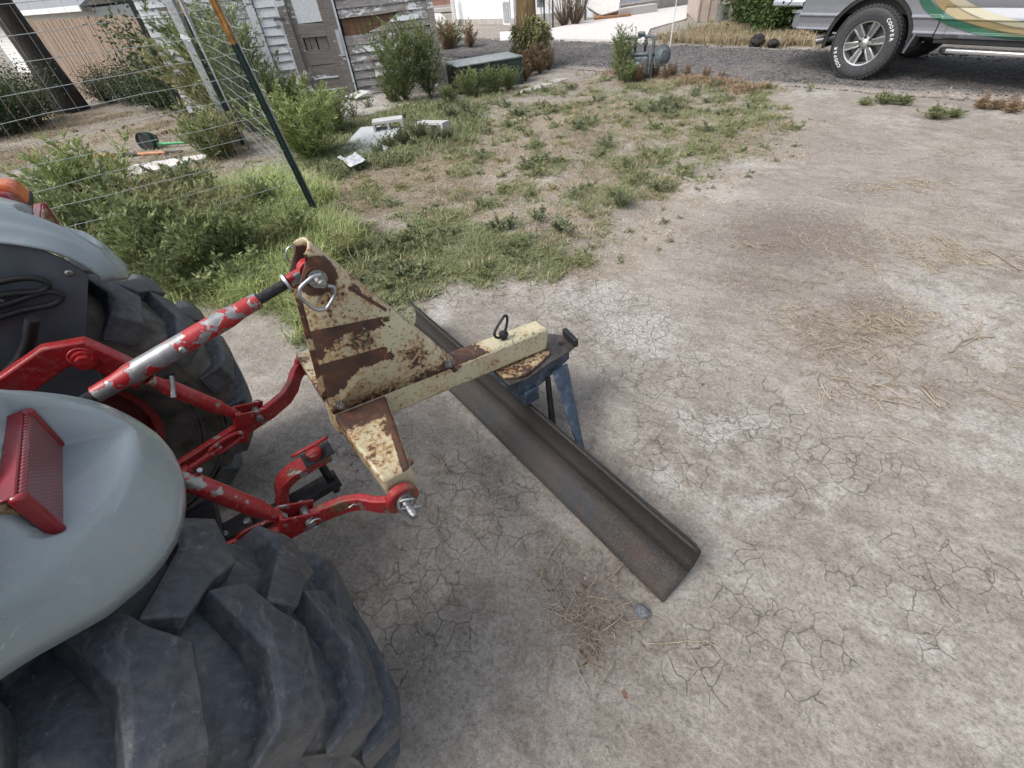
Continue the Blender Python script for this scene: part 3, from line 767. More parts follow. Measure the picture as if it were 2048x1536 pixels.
# fenders: a moulded height field with a lamp pocket at the rear end
VL = [.345, .37, .40, .435, .47, .505, .54, .575, .605, .63, .655, .69, .735, .77, .80, .83, .845]
UL = [-.352, -.325, -.311, -.304, -.302, -.304, -.310, -.320, -.335, -.352, -.375, -.41, -.455, -.52, -.62, -.8, -1.0]
ZL = [1.105, 1.09, 1.075, 1.063, 1.056, 1.052, 1.05, 1.05, 1.05, 1.053, 1.060, 1.082, 1.135, 1.165, 1.18, 1.18, 1.16]
def fender(sg):
    vv = np.linspace(.345, .845, 76); ul = np.interp(vv, VL, UL); zl = np.interp(vv, VL, ZL)
    dd = np.concatenate([[-.001, -.002], np.array([0, .002, .005, .009, .014, .02]), np.linspace(.028, .2, 40), np.linspace(.21, .95, 34)])
    P = []
    slope = np.abs(np.gradient(ul, vv)); cosf = 1 / np.sqrt(1 + slope ** 2)
    for k, d in enumerate(dd):
        u = ul - np.maximum(d, 0)
        u = np.maximum(u, -1.27)
        dn = np.maximum(d, 0) * cosf
        z = zl + .052 * (1 - np.exp(-dn / .013)) + (.19 + .085 * sm(.36, .44, vv)) * (1 - np.exp(-dn / .13))
        z = z - .32 * sm(-.95, -1.35, u)
        z = z - .012 * sm(.365, .345, vv)
        led = 1.152 - (u + .385) * .30
        wv = sm(.428, .440, vv) * sm(.640, .626, vv) * sm(-.416, -.410, u)
        z = z - wv * np.maximum(z - led, 0)
        if k == 0: z = zl - .03; u = ul + .004 * 0 - .006
        if k == 1: z = zl - .012
        P.append(np.stack([u, sg * vv, z], -1))
    b = MB(); b.grid(np.array(P))
    f = tp(b, 'fender', 'grey_plastic', smooth=60, solid=.006)
    # reflector standing in the pocket
    rot = Matrix.Rotation(radians(6), 3, 'Y')
    c = (-.402, sg * .530, 1.190)
    tp(MB().box(c, (.015, .172, .074), rot), 'reflector', 'reflector', bevel=.004)
    for e in (-1, 1): tp(MB().box((c[0] + .001, c[1] + e * .088, c[2] + .001), (.019, .012, .077), rot), 'reflector_end_cap', 'lens_red', bevel=.005)
    tp(MB().box((c[0] - .004, c[1], c[2] + .0385), (.018, .178, .004), rot), 'reflector_rim', 'lens_red', bevel=.003)
    g_ = MB()
    for k in range(30):
        g_.box((c[0] - .017 + random.uniform(-.003, .003), c[1] + (k - 14.5) * .0056, c[2] + .022 + random.uniform(-.006, .004)), (random.uniform(.012, .02), .009, random.uniform(.02, .035)), Matrix.Rotation(random.uniform(-.4, .4), 3, 'X') @ Matrix.Rotation(random.uniform(-.4, .4), 3, 'Y'))
    tp(g_, 'dried_glue_strip', 'glue', bevel=.002)
    # tail lamp on the shoulder of the fender
    lb = MB(); cz = 1.275
    base_c = (-.485, sg * .70, cz - .045)
    rr = Matrix.Rotation(radians(22), 3, 'Y')
    tp(MB().box(base_c, (.11, .25, .03), rr), 'tail_lamp_base', 'black_part', bevel=.008)
    def wedge(v0, v1):
        q = MB(); a = [(-.545, v0, 1.255), (-.43, v0, 1.215), (-.44, v0, 1.275), (-.53, v0, 1.31)]; bb = [(-.545, v1, 1.255), (-.43, v1, 1.215), (-.44, v1, 1.262), (-.53, v1, 1.295)]
        return q.hexa([(x, sg * y, z) for x, y, z in a], [(x, sg * y, z) for x, y, z in bb])
    tp(wedge(.585, .675), 'tail_lamp_red', 'lens_red', bevel=.012)
    tp(wedge(.676, .815), 'tail_lamp_amber', 'lens_amber', bevel=.012)
    # inner panel
    pn = MB(); y = sg * .36
    pn.prism([(-.372, y, 1.10), (-.395, y, 1.155), (-.43, y, 1.205), (-.47, y, 1.238), (-.55, y, 1.272), (-.7, y, 1.28), (-1.2, y, 1.24), (-1.25, y, .62), (-.66, y, .62), (-.52, y, .80), (-.482, y, .937)], (0, sg * .006, 0))
    tp(pn, 'inner_fender_panel', 'dark_plastic', bevel=.002)
    for bu, bz in ((-.405, 1.118), (-.56, 1.10), (-.9, 1.1)): tp(MB().lathe([(0, .009), (.004, .009), (.007, .005), (.007, .0005)], (bu, y, bz), (0, -sg, 0), 10), 'panel_bolt', 'bolt')
    return f
for s_ in (-1, 1): fender(s_)
# hoses hanging against the far inner panel
def hose(name, pts, r):
    P = [Vector(p) for p in pts]; out = []
    for i in range(len(P) - 1):
        p0, p1, p2, p3 = P[max(i - 1, 0)], P[i], P[i + 1], P[min(i + 2, len(P) - 1)]
        for k in range(6):
            t = k / 6; out.append(.5 * ((2 * p1) + (p2 - p0) * t + (2 * p0 - 5 * p1 + 4 * p2 - p3) * t * t + (3 * p1 - p0 - 3 * p2 + p3) * t ** 3))
    out.append(P[-1]); return tp(MB().tube(out, r, 8), name, 'black_part', smooth=60)
hose('hydraulic_hose', [(-.75, .33, 1.16), (-.56, .335, 1.155), (-.48, .335, 1.145), (-.452, .335, 1.12), (-.475, .335, 1.105), (-.56, .335, 1.125), (-.8, .33, 1.13)], .008)
hose('hydraulic_hose', [(-.75, .33, 1.11), (-.56, .335, 1.10), (-.47, .335, 1.10), (-.447, .335, 1.08), (-.475, .335, 1.065), (-.56, .335, 1.075), (-.8, .33, 1.07)], .008)
hose('hydraulic_hose', [(-.52, .30, 1.06), (-.545, .31, 1.03), (-.57, .32, 1.0), (-.62, .32, .96), (-.7, .3, .92)], .014)
# axle, gearbox, platform and the front of the machine (outside the frame, but there)
tp(MB().lathe([(-.45, .085), (-.30, .095), (-.2, .15), (.2, .15), (.30, .095), (.45, .085)], (AX[0], 0, AX[1]), (0, 1, 0), 24, True), 'axle_housing', 'black_part', smooth=40)
tp(MB().box((-1.0, 0, .62), (.62, .36, .52)), 'gearbox', 'black_part', bevel=.03)
tp(MB().box((-.72, 0, .80), (.20, .34, .18)), 'rockshaft_housing', 'black_part', bevel=.03)
tp(MB().lathe([(0, .035), (.07, .035), (.075, .02)], (-.69, 0, .5), (1, 0, 0), 16, True), 'power_take_off_shaft', 'bolt')
tp(MB().box((-1.5, 0, .55), (.8, .9, .05)), 'foot_platform', 'black_part', bevel=.01)
tp(MB().box((-2.0, 0, .62), (1.3, .42, .36)), 'chassis', 'black_part', bevel=.03)
st = MB(); st.box((-1.02, 0, 1.0), (.44, .46, .10)); tp(st, 'seat_cushion', 'black_part', bevel=.04)
tp(MB().box((-.86, 0, 1.22), (.09, .44, .38), Matrix.Rotation(radians(-8), 3, 'Y')), 'seat_back', 'black_part', bevel=.04)
hd = MB(); hd.prism([(-1.62, -.27, .80), (-2.6, -.27, .80), (-2.66, -.27, 1.0), (-2.5, -.27, 1.18), (-1.62, -.27, 1.27)], (0, .54, 0)); tp(hd, 'bonnet', 'red_clean', bevel=.05)
tp(MB().tube([(-1.62, 0, 1.15), (-1.45, 0, 1.36)], .025, 10), 'steering_column', 'black_part')
tp(MB().tube([(-1.44 + .05 * cos(a) * .9, .19 * sin(a), 1.37 + .19 * cos(a) * .55) for a in np.linspace(0, 2 * pi, 24, endpoint=False)], .013, 8, closed=True), 'steering_wheel', 'black_part', smooth=60)
for sg in (-1, 1):
    tp(MB().lathe([(-.1, .19), (-.125, .23), (-.12, .31), (-.08, .345), (.08, .345), (.12, .31), (.125, .23), (.1, .19)], (-2.38, sg * .56, .35), (0, 1, 0), 40), 'front_tyre', 'rubber', smooth=40)
    tp(MB().lathe([(-.1, .19), (-.03, .17), (.0, .10), (0, .001)], (-2.38, sg * .56, .35), (0, 1, 0), 32), 'front_rim', 'red_clean', smooth=40)
tp(MB().tube([(-2.38, -.5, .35), (-2.38, .5, .35)], .05, 10), 'front_axle', 'black_part')

# three-point hitch
for sg in (-1, 1):
    Y = lambda v: sg * v
    # lower link: flat bar bent outwards, ball eye at its end
    path = [(-1.0, Y(.19), .44), (-.45, Y(.235), .482), (-.28, Y(.256), .495), (-.185, Y(.270), .499), (-.115, Y(.293), .506), (-.075, Y(.325), .514), (-.045, Y(.37), .522), (-.015, Y(.398), .527), (.01, Y(.40), .529)]
    lk = tp(MB().sweep(path, .024, .058), 'lower_link', 'red_worn' if sg < 0 else 'red_paint', bevel=.004)
    tp(MB().lathe([(-.014, .026), (-.014, .046), (-.010, .05), (.010, .05), (.014, .046), (.014, .026)], (.018, Y(.40), .529), (0, 1, 0), 28), 'link_eye', 'red_worn', smooth=40)
    tp(MB().lathe([(-.02, .014), (-.016, .026), (0, .032), (.016, .026), (.02, .014)], (.018, Y(.40), .529), (0, 1, 0), 20), 'link_ball', 'bolt', smooth=40)
    # lift rod, fork and pin
    top = Vector((-.395, Y(.215), .83)); low = Vector((-.272, Y(.257), .548)); d = (low - top).normalized()
    L = (low - top).length
    tp(MB().tube([top, top + d * L * .12, top + d * L * .16, top + d * L * .72, top + d * L * .86, low], [.016, .017, .024, .024, .017, .016], 16), 'lift_rod', 'red_worn', smooth=50)
    tp(MB().tube([top + d * L * .14 + Vector((.03, 0, .02)), top + d * L * .14 + Vector((.005, Y(-.03), -.03))], [.006, .008], 8), 'rod_handle', 'galv', smooth=50)
    fk = MB()
    side = Vector((0, 1, 0)); fw = (Vector((.75, Y(.10), -.35))).normalized()
    c0 = low
    pts = []
    for q in (-1, 1):
        P = c0 + side * (q * .026)
        fk.sweep([P - fw * .012, P + fw * .085], .007, .055, fw.cross(side))
    fk.sweep([c0 - side * .028 - fw * .012, c0 + side * .028 - fw * .012], .010, .055, fw.cross(side))
    tp(fk, 'rod_fork', 'red_fork', bevel=.003)
    pc = c0 + fw * .058
    tp(MB().lathe([(-.045, .010), (-.044, .013), (.044, .013), (.05, .010)], pc, (0, 1, 0), 14, True), 'fork_pin', 'bolt', smooth=40)
    rg = [pc + Vector((.016 * cos(a) + .012, sg * -.046 * -1, .016 * sin(a))) for a in np.linspace(0, 2 * pi, 16, endpoint=False)]
    tp(MB().tube(rg, .0028, 6, closed=True), 'retaining_ring', 'galv', smooth=60)
    tp(MB().lathe([(0, .020), (.012, .020), (.014, .012), (.03, .012), (.031, .001)], (-.295, Y(.243), .475), (0, -1, 0), 12), 'link_bolt', 'red_paint', smooth=40)
    # stabiliser turnbuckle inside the link
    tp(MB().tube([(-.62, Y(.155), .49), (-.47, Y(.185), .497), (-.465, Y(.186), .497), (-.36, Y(.205), .503)], [.02, .02, .011, .011], 12), 'stabiliser_tube', 'red_paint', smooth=40)
    lp = [Vector((-.345, Y(.208), .505)) + Vector((.055 * cos(a), Y(.011 * cos(a)), .020 * sin(a))) for a in np.linspace(0, 2 * pi, 18, endpoint=False)]
    tp(MB().tube(lp, .008, 8, closed=True), 'stabiliser_link', 'red_paint', smooth=60)
    # lift arm with pin
    arm = [(-.95, Y(.235), .90), (-.63, Y(.245), .945), (-.53, Y(.248), .975), (-.475, Y(.248), .965), (-.44, Y(.238), .90), (-.405, Y(.226), .83)]
    tp(MB().sweep(arm, .034, .072, (0, 0.0, 1)), 'lift_arm', 'red_clean', bevel=.006)
    pv = Vector((-.482, Y(.248) - .03, .948))
    tp(MB().lathe([(-.012, .026), (0, .026), (.001, .018), (.014, .018), (.016, .001)], pv, (0, -1, 0), 18), 'arm_pin', 'red_clean', smooth=40)
    tp(MB().tube([pv + Vector((.024 * cos(a) + .004, -.012, .024 * sin(a) + .02)) for a in np.linspace(0, 2 * pi, 20, endpoint=False)], .0022, 6, closed=True), 'pin_ring', 'red_paint', smooth=60)
# top link
tl0 = Vector((-.60, 0, .942)); tl1 = Vector((.098, 0, 1.066)); td = (tl1 - tl0).normalized()
def TL(u): return tl0 + td * ((u - tl0.x) / td.x)
lk = tp(MB().tube([TL(-.455), TL(-.452), TL(-.405), TL(-.37), TL(-.13), TL(-.10), TL(-.048), TL(-.045)], [.012, .020, .021, .0255, .0255, .021, .020, .012], 24), 'top_link_body', 'chipped_link', smooth=35)
def threads(u0, u1, r):
    n = int((u1 - u0) / .0016); P = []; RR = []
    for i in range(n + 1):
        P.append(TL(u0 + (u1 - u0) * i / n)); RR.append(r + (.0011 if i % 2 else -.0009))
    return MB().tube(P, RR, 16)
tp(threads(-.60, -.45, .0135), 'top_link_thread', 'thread', smooth=20)
tp(threads(-.05, .035, .0135), 'top_link_thread', 'thread', smooth=20)
tp(MB().lathe([(-.004, .012), (-.004, .026), (.003, .027), (.004, .012)], TL(.032), td, 20), 'lock_collar', 'galv', smooth=40)
eye = MB(); eye.sweep([TL(.034), TL(.05), TL(.075), TL(.098)], .022, .036); tp(eye, 'top_link_end', 'chipped_link', bevel=.006)
tp(MB().lathe([(-.014, .012), (-.014, .030), (.014, .030), (.014, .012)], tl1, (0, 1, 0), 20), 'top_link_eye', 'chipped_link', smooth=40)
tp(MB().lathe([(0, .006), (.008, .0085), (.014, .006), (.0145, .001)], TL(-.25) + Vector((0, -.026, .004)), (0, -1, .1), 10), 'grease_nipple', 'galv', smooth=40)
# drawbar with clevis and red-handled pin
tp(MB().box((-.56, .0, .302), (.92, .064, .036)), 'drawbar', 'black_iron', bevel=.004)
cl = MB(); cl.sweep([(-.30, 0, .322), (-.285, 0, .34), (-.272, 0, .385), (-.252, 0, .418), (-.215, 0, .436), (-.17, 0, .438), (-.085, 0, .438)], .066, .030, (0, 0, 1)); tp(cl, 'clevis', 'red_worn', bevel=.004)
tp(MB().box((-.118, 0, .4545), (.10, .0655, .0035)), 'clevis_wear_plate', 'black_iron')
tp(MB().lathe([(0, .014), (.2, .014)], (-.125, 0, .245), (0, 0, 1), 16, True), 'hitch_pin', 'black_iron', smooth=40)
tp(MB().lathe([(0, .026), (.02, .026), (.026, .018), (.027, .001)], (-.125, 0, .456), (0, 0, 1), 20), 'hitch_pin_head', 'red_clean', smooth=40)
hp = [Vector((-.125, 0, .490)) + Vector((.058 * cos(a) + .01 * 0,   .016 * sin(a) + .004, -.013 * sin(a) + .008)) for a in np.linspace(0, 2 * pi, 22, endpoint=False)]
tp(MB().tube(hp, .0055, 8, closed=True), 'hitch_pin_handle', 'red_clean', smooth=60)
tp(MB().box((-.44, 0, .338), (.10, .075, .03)), 'drawbar_guide', 'black_iron', bevel=.005)
for k in (-.47, -.40): tp(MB().lathe([(0, .012), (.012, .012), (.0125, .001)], (k, -.02, .353), (0, 0, 1), 6), 'drawbar_bolt', 'bolt')
tp(MB().box((-.62, 0, .36), (.30, .30, .03)), 'drawbar_plate', 'black_iron', bevel=.005)
# ------------------------------------------------------------------ rear grader blade
BB = (.6, 0, 0)
blade = thing('grader_blade', 'rusty cream three-point grader blade with long dark steel mouldboard', 'grader blade', W(*BB), TH)
def bp(b, name, mat, parent=None, **kw): return b.build(name, mat, parent or blade, base=BB, **kw)
VC = -.010
# beam, pitched down to the rear
A_, B_ = Vector((-.025, VC, .580)), Vector((.872, VC, .447))
bd = (B_ - A_).normalized()
beam = bp(MB().sweep([A_, B_], .090, .106), 'beam', 'beige_beam', bevel=.012)
# A-frame arms (tapered boxes to both sides)
for sg in (-1, 1):
    y0, y1 = VC + sg * .046, sg * .378
    a = [(-.020, y0, .505), (.155, y0, .480), (.155, y0, .600), (-.020, y0, .625)]
    b = [(-.010, y1, .525), (.078, y1, .512), (.078, y1, .602), (-.010, y1, .612)]
    arm = bp(MB().hexa(a, b), 'hitch_arm', 'beige_arm', bevel=.010)
    bp(MB().lathe([(0, .030), (.006, .030), (.008, .022), (.016, .022)], (.022, y1, .535), (0, sg, 0), 18), 'pin_boss', 'rust_brown', arm, smooth=40)
    bp(MB().lathe([(0, .0125), (.095, .0125), (.102, .009), (.103, .001)], (.018, y1, .529), (0, sg, 0), 16), 'hitch_pin', 'bolt', arm, smooth=40)
    bp(MB().lathe([(0, .013), (0, .027), (.004, .027), (.004, .013)], (.018, y1 + sg * .040, .529), (0, sg, 0), 20), 'washer', 'bolt', arm, smooth=40)
    ring = []
    for a_ in np.linspace(0, 2 * pi, 22, endpoint=False): ring.append((.018 + .024 * cos(a_), y1 + sg * (.062 + .006 * sin(a_ * 2)), .546 + .022 * sin(a_)))
    bp(MB().tube(ring, .0038, 8, closed=True), 'lynch_pin_ring', 'galv', arm, smooth=60)
    bp(MB().tube([(-.004, y1 + sg * .066, .548), (.02, y1 + sg * .066, .529), (.05, y1 + sg * .068, .508)], .0045, 8), 'lynch_pin', 'galv', arm, smooth=60)
    if sg < 0: bp(MB().box((.085, y1 + .03, .585), (.025, .02, .02)), 'weld_lump', 'rust_brown', arm, bevel=.008)
# spring clip hooked in the near link
cw = [(-.115, -.318, .515), (-.10, -.322, .523), (-.09, -.325, .512), (-.083, -.326, .498), (-.07, -.34, .503), (-.058, -.352, .516), (-.045, -.36, .516), (-.04, -.366, .49), (-.035, -.37, .478)]
tp(MB().tube(cw, .0022, 6), 'spring_clip', 'galv', smooth=60)
# mast: one sheet folded over a round back
tf, fm, tt_, br, bf = np.array([.100, .0, 1.130]), np.array([.050, 0, 1.060]), np.array([.122, 0, 1.150]), np.array([.452, 0, .556]), np.array([-.022, 0, .628])
rear = br - tt_; L_ = np.linalg.norm(rear); rd = rear / L_; nrm = np.array([rd[2] * -1, 0, rd[0]]); nrm = nrm if nrm[0] > 0 else -nrm
hw = .046; ms = MB()
rows = []
N = 40
front_line = lambda t: None
for i in range(N + 1):
    t = i / N; p = tt_ + rear * t
    # front edge point at the same fraction: from top-front down the front edge then along the bottom
    tot0 = np.linalg.norm(fm - tf); tot1 = np.linalg.norm(bf - fm); tot2 = np.linalg.norm(br - bf); s_ = t * (tot0 + tot1 + tot2)
    if s_ <= tot0: q = tf + (fm - tf) * (s_ / tot0)
    elif s_ <= tot0 + tot1: q = fm + (bf - fm) * ((s_ - tot0) / tot1)
    else: q = bf + (br - bf) * ((s_ - tot0 - tot1) / tot2)
    row = [(q[0], -hw, q[2])]
    inner = p - nrm * .034
    row.append(((q[0] * .5 + inner[0] * .5), -hw, (q[2] * .5 + inner[2] * .5)))
    row.append((inner[0], -hw, inner[2]))
    for a_ in np.linspace(-pi / 2, pi / 2, 9)[1:-1]:
        c = inner + nrm * (.034 * cos(a_)); row.append((c[0], hw * sin(a_), c[2]))
    row.append((inner[0], hw, inner[2])); row.append(((q[0] * .5 + inner[0] * .5), hw, (q[2] * .5 + inner[2] * .5))); row.append((q[0], hw, q[2]))
    rows.append([(x, y + VC, z) for x, y, z in row])
ms.grid(np.array(rows))
mast = bp(ms, 'mast', 'beige_mast', smooth=30, solid=.006)
bp(MB().lathe([(-.075, .012), (.085, .012), (.092, .010), (.093, .001)], (.098, VC + .0, 1.066), (0, -1, 0), 16), 'top_pin', 'bolt', mast, smooth=40)
bp(MB().lathe([(0, .012), (0, .024), (.006, .024), (.006, .012)], (.098, VC - .050, 1.066), (0, -1, 0), 22), 'top_pin_washer', 'bolt', mast, smooth=40)
bp(MB().lathe([(0, .012), (0, .032), (.004, .032), (.004, .012)], (.098, VC - .0465, 1.066), (0, -1, 0), 22), 'boss_plate', 'rust_brown', mast, smooth=40)
y = VC - .075
clip = [(.105, y, 1.085), (.085, y - .004, 1.09), (.045, y - .004, 1.075), (.035, y - .003, 1.05), (.058, y, 1.0), (.085, y, .99), (.118, y, 1.018), (.124, y, 1.04), (.110, y, 1.05)]
cp = []
for i in range(len(clip) - 1):
    for k in range(4): cp.append(Vector(clip[i]).lerp(Vector(clip[i + 1]), k / 4))
cp.append(Vector(clip[-1]))
for _ in range(1): cp = [cp[0]] + [(cp[i - 1] + cp[i] * 2 + cp[i + 1]) / 4 for i in range(1, len(cp) - 1)] + [cp[-1]]
bp(MB().tube(cp, .0048, 8), 'wire_snap_clip', 'galv', mast, smooth=60)
bp(MB().tube([(.098 + .020 * cos(a_) - .01, VC + .08, 1.085 + .028 * sin(a_)) for a_ in np.linspace(0, 2 * pi, 20, endpoint=False)], .0024, 6, closed=True), 'lynch_pin_ring', 'galv', mast, smooth=60)
for bu, bz in ((.012, .652), (.400, .592)):
    bp(MB().lathe([(0, .017), (.003, .017), (.003, .012), (.012, .012), (.0125, .006), (.02, .006), (.0205, .0005)], (bu, VC - .0465, bz), (0, -1, 0), 6), 'mast_bolt', 'bolt', mast)
# worn stencilled number
mt = Matrix.Translation((.142, VC - hw - .0045, .838)) @ Matrix.Rotation(radians(-8), 4, 'Y').inverted() @ Matrix.Rotation(pi / 2, 4, 'X')
simple('stencil', (.15, .13, .075), .8, 0, .5, 70, .2)
text_mesh('stencilled_number', '12', .078, 'stencil', mast, Matrix.Translation((-BB[0], 0, 0)) @ mt, extrude=.0006)
# draw pin with handle loop through the rear of the beam
hl = []
cx, cz_ = .66, .545
loop = [(.0, .0), (-.018, .012), (-.022, .032), (-.004, .055), (.018, .072), (.032, .085), (.042, .078), (.040, .055), (.026, .022), (.012, .004)]
hl = [Vector((cx + a_ * 1.15, VC - .005 + b_ * .12, cz_ + b_)) for a_, b_ in loop]
sm_ = []
for i in range(len(hl)):
    for k in range(3): sm_.append(hl[i].lerp(hl[(i + 1) % len(hl)], k / 3))
for _ in range(2): sm_ = [(sm_[i - 1] + sm_[i] * 2 + sm_[(i + 1) % len(sm_)]) / 4 for i in range(len(sm_))]
bp(MB().tube(sm_, .0055, 8, closed=True), 'draw_pin_handle', 'black_iron', beam, smooth=60)
bp(MB().lathe([(-.14, .014), (.0, .014), (.004, .02), (.012, .018), (.0125, .001)], (cx + .02, VC, .545), (0, 0, 1), 16), 'draw_pin', 'black_iron', beam, smooth=40)
# swivel plates and carrier
pz = lambda u: .390 - (u - .872) * .148
def flat(pts, th, dz=0.0): 
    q = MB(); q.prism([(u, v, pz(u) + dz) for u, v in pts], (0, 0, -th)); return q
bp(flat([(.60, -.10), (.68, -.135), (.868, -.072), (.885, -.03), (.885, .03), (.868, .055), (.68, .115), (.60, .08)], .014), 'swivel_plate', 'beige_plate', bevel=.004)
car = bp(flat([(.60, -.135), (.70, -.14), (.80, -.118), (.96, -.095), (1.02, -.075), (1.015, .02), (.96, .085), (.70, .125), (.60, .12)], .010, -.0165), 'carrier_plate', 'plate_dark', bevel=.003)
fl = MB()
for sg, ys in ((-1, [(.64, -.138), (.72, -.138), (.81, -.1165), (.955, -.0955)]), (1, [(.64, .122), (.72, .124), (.81, .112), (.955, .084)])):
    a_ = [(u, v, pz(u) - .026) for u, v in ys]; hgt = [.075, .075, .072, .035]
    q = MB()
    for i in range(3):
        q.hexa([a_[i], (a_[i][0], a_[i][1] - sg * .009, a_[i][2]), (a_[i][0], a_[i][1] - sg * .009, a_[i][2] - hgt[i]), (a_[i][0], a_[i][1], a_[i][2] - hgt[i])],
               [a_[i + 1], (a_[i + 1][0], a_[i + 1][1] - sg * .009, a_[i + 1][2]), (a_[i + 1][0], a_[i + 1][1] - sg * .009, a_[i + 1][2] - hgt[i + 1]), (a_[i + 1][0], a_[i + 1][1], a_[i + 1][2] - hgt[i + 1])])
    bp(q, 'carrier_flange', 'blue_black', car)
bp(MB().box((1.012, -.040, pz(1.01) + .004), (.022, .105, .038), Matrix.Rotation(radians(-12), 3, 'Z')), 'stop_tab', 'black_iron', car, bevel=.003)
bp(MB().lathe([(0, .011), (.004, .011), (.0042, .001)], (.965, -.030, pz(.965) - .0165), (0, 0, 1), 14), 'plate_hole', 'black_part', car)
cross = MB(); cross.box((.70, 0, .292), (.075, .30, .075)); bp(cross, 'carrier_block', 'blue_black', bevel=.008)
# braces from the carrier down to the back of the blade
for sg in (-1, 1):
    s_v = .128 if sg < 0 else .12
    br_ = MB()
    br_.hexa([(.835, sg * s_v * .86, .330), (.925, sg * s_v * .86, .318), (.925, sg * (s_v * .86 + .012), .318), (.835, sg * (s_v * .86 + .012), .330)],
             [(.768, sg * .355, .075), (.800, sg * .355, .06), (.800, sg * .367, .06), (.768, sg * .367, .075)])
    bp(br_, 'brace', 'blue_black', bevel=.003)
    b2 = MB()
    b2.hexa([(.80, sg * .11, .31), (.82, sg * .11, .31), (.82, sg * .125, .31), (.80, sg * .125, .31)], [(.76, sg * .18, .06), (.79, sg * .18, .05), (.79, sg * .195, .05), (.76, sg * .195, .06)])
    bp(b2, 'rear_strut', 'black_iron', bevel=.002)
# mouldboard: lower cutting edge and curved upper board
HL = .975
low_p = [(.572, .003), (.612, .014), (.655, .030), (.700, .056)]
up_p = [(.699, .058), (.716, .085), (.7265, .115), (.729, .145), (.724, .180), (.710, .210), (.690, .236)]
def board(prof, th):
    vv = np.linspace(-HL, HL, 60); P = []
    for v in vv:
        P.append([(u + .0025 * sin(v * 5 + z * 9) * z / .2, v, z + .0015 * sin(v * 9)) for u, z in prof])
    q = MB(); q.grid(np.array(P)); return q
mb = bp(board(up_p, .01), 'mouldboard', 'board_steel', smooth=40, solid=.011)
ce = bp(board(low_p, .01), 'cutting_edge', 'blade_steel', smooth=40, solid=.013)
rb = MB(); rb.box((.697, 0, .2350), (.011, 2 * HL - .02, .005), Matrix.Rotation(radians(40), 3, 'Y')); bp(rb, 'top_rib', 'black_iron', bevel=.003)
for k in (-.78, -.45, -.15, .15, .45, .78): bp(MB().lathe([(0, .012), (.004, .011), (.005, .004), (.005, .0005)], (.655, k, .033), (-.3, 0, 1), 12), 'edge_bolt', 'black_iron', ce)
# ------------------------------------------------------------------ pickup truck on the alley
TR_A = radians(-57.5)
truck = thing('pickup_truck', 'grey pickup truck with green and gold side stripes parked on the alley', 'truck', (5.11, 7.09, .012), TR_A)
def kp(b, name, mat, parent=None, **kw): return b.build(name, mat, parent or truck, **kw)
ZS = [.46, .50, .538, .545, .562, .60, .665, .688, .695, .718, .79, .80, .81, .95, 1.15, 1.38, 1.42]
YS = [.05, .022, -.006, -.006, .012, .014, .004, -.012, -.012, .014, .016, .016, .016, .012, .010, .02, .05]
ZD = [.46, .50, .538, .545, .562, .60, .665, .676, .682, .785, .788, .81, .95, 1.15, 1.38, 1.42]
YD = [.05, .022, -.006, -.006, .012, .014, .004, -.006, -.006, .030, .022, .018, .012, .010, .02, .05]
def ysurf(z, x=0): return float(np.interp(z, ZD, YD)) if x > .745 else float(np.interp(z, ZS, YS))
def arch(z, c=(0.0, .40), r=.53):
    return math.sqrt(max(r * r - (z - c[1]) ** 2, 0)) if z - c[1] < r else 0
def panel(name, z0, z1, x0f, x1f, mat='truck_grey', nz=26, nx=14, solid=.02, yo=0, parent=None):
    zz = sorted(set(list(np.linspace(z0, z1, nz)) + [z for z in (ZD if x0f(.7) > .7 else ZS) if z0 < z < z1]))
    P = [[(x0f(z) + (x1f(z) - x0f(z)) * t, ysurf(z, x0f(.7) + .05) + yo, z) for t in np.linspace(0, 1, nx)] for z in zz]
    q = MB(); q.grid(np.array(P)); return kp(q, name, mat, parent, smooth=25, solid=0)
bed = panel('bed_side', .535, .925, lambda z: -.945 + .03 * (z - .7), lambda z: -arch(z))
panel('bed_side', .505, .925, lambda z: arch(z), lambda z: .737)
panel('bed_side', .925, 1.40, lambda z: -.945 + .03 * (z - .7), lambda z: .737)
cab = panel('cab_side', .49, 1.36, lambda z: .750, lambda z: .838, nx=4)
panel('rear_door', .50, 1.36, lambda z: .843, lambda z: 1.75)
panel('front_door', .50, 1.36, lambda z: 1.755, lambda z: 2.85)
fcx = 3.68
panel('front_wing', .50, .925, lambda z: 2.855, lambda z: fcx - arch(z)); panel('front_wing', .52, .925, lambda z: fcx + arch(z), lambda z: 4.5); panel('front_wing', .925, 1.25, lambda z: 2.855, lambda z: 4.55)
# dark wheel-arch liners, gap strip, sill
for cx in (0, fcx):
    a_ = np.linspace(radians(-8), radians(188), 30)
    q = MB(); q.grid(np.array([[(cx + .53 * cos(t), .004 + .40 * s, .40 + .53 * sin(t)) for s in (0, .5, 1)] for t in a_])); kp(q, 'wheel_arch_liner', 'black_part')
    q = MB(); q.grid(np.array([[(cx + rr * cos(t), .012, .40 + rr * sin(t)) for rr in (.485, .53)] for t in a_])); kp(q, 'wheel_arch_trim', 'black_part')
kp(MB().box((.744, .04, .95), (.014, .03, .92)), 'cab_gap', 'black_part')
kp(MB().box((2.2, .12, .47), (2.9, .16, .06)), 'sill', 'black_part', bevel=.01)
step = kp(MB().box((2.0, -.035, .392), (2.1, .10, .048)), 'step_bar', 'alu', bevel=.016)
tread_ = MB()
for k in range(60): tread_.box((1.02 + k * .033, -.035, .4165), (.014, .07, .006))
kp(tread_, 'step_tread', 'black_part', step)
kp(MB().box((.95, .0, .385), (.13, .14, .055), Matrix.Rotation(.5, 3, 'Z')), 'step_bracket', 'black_part', step, bevel=.01)
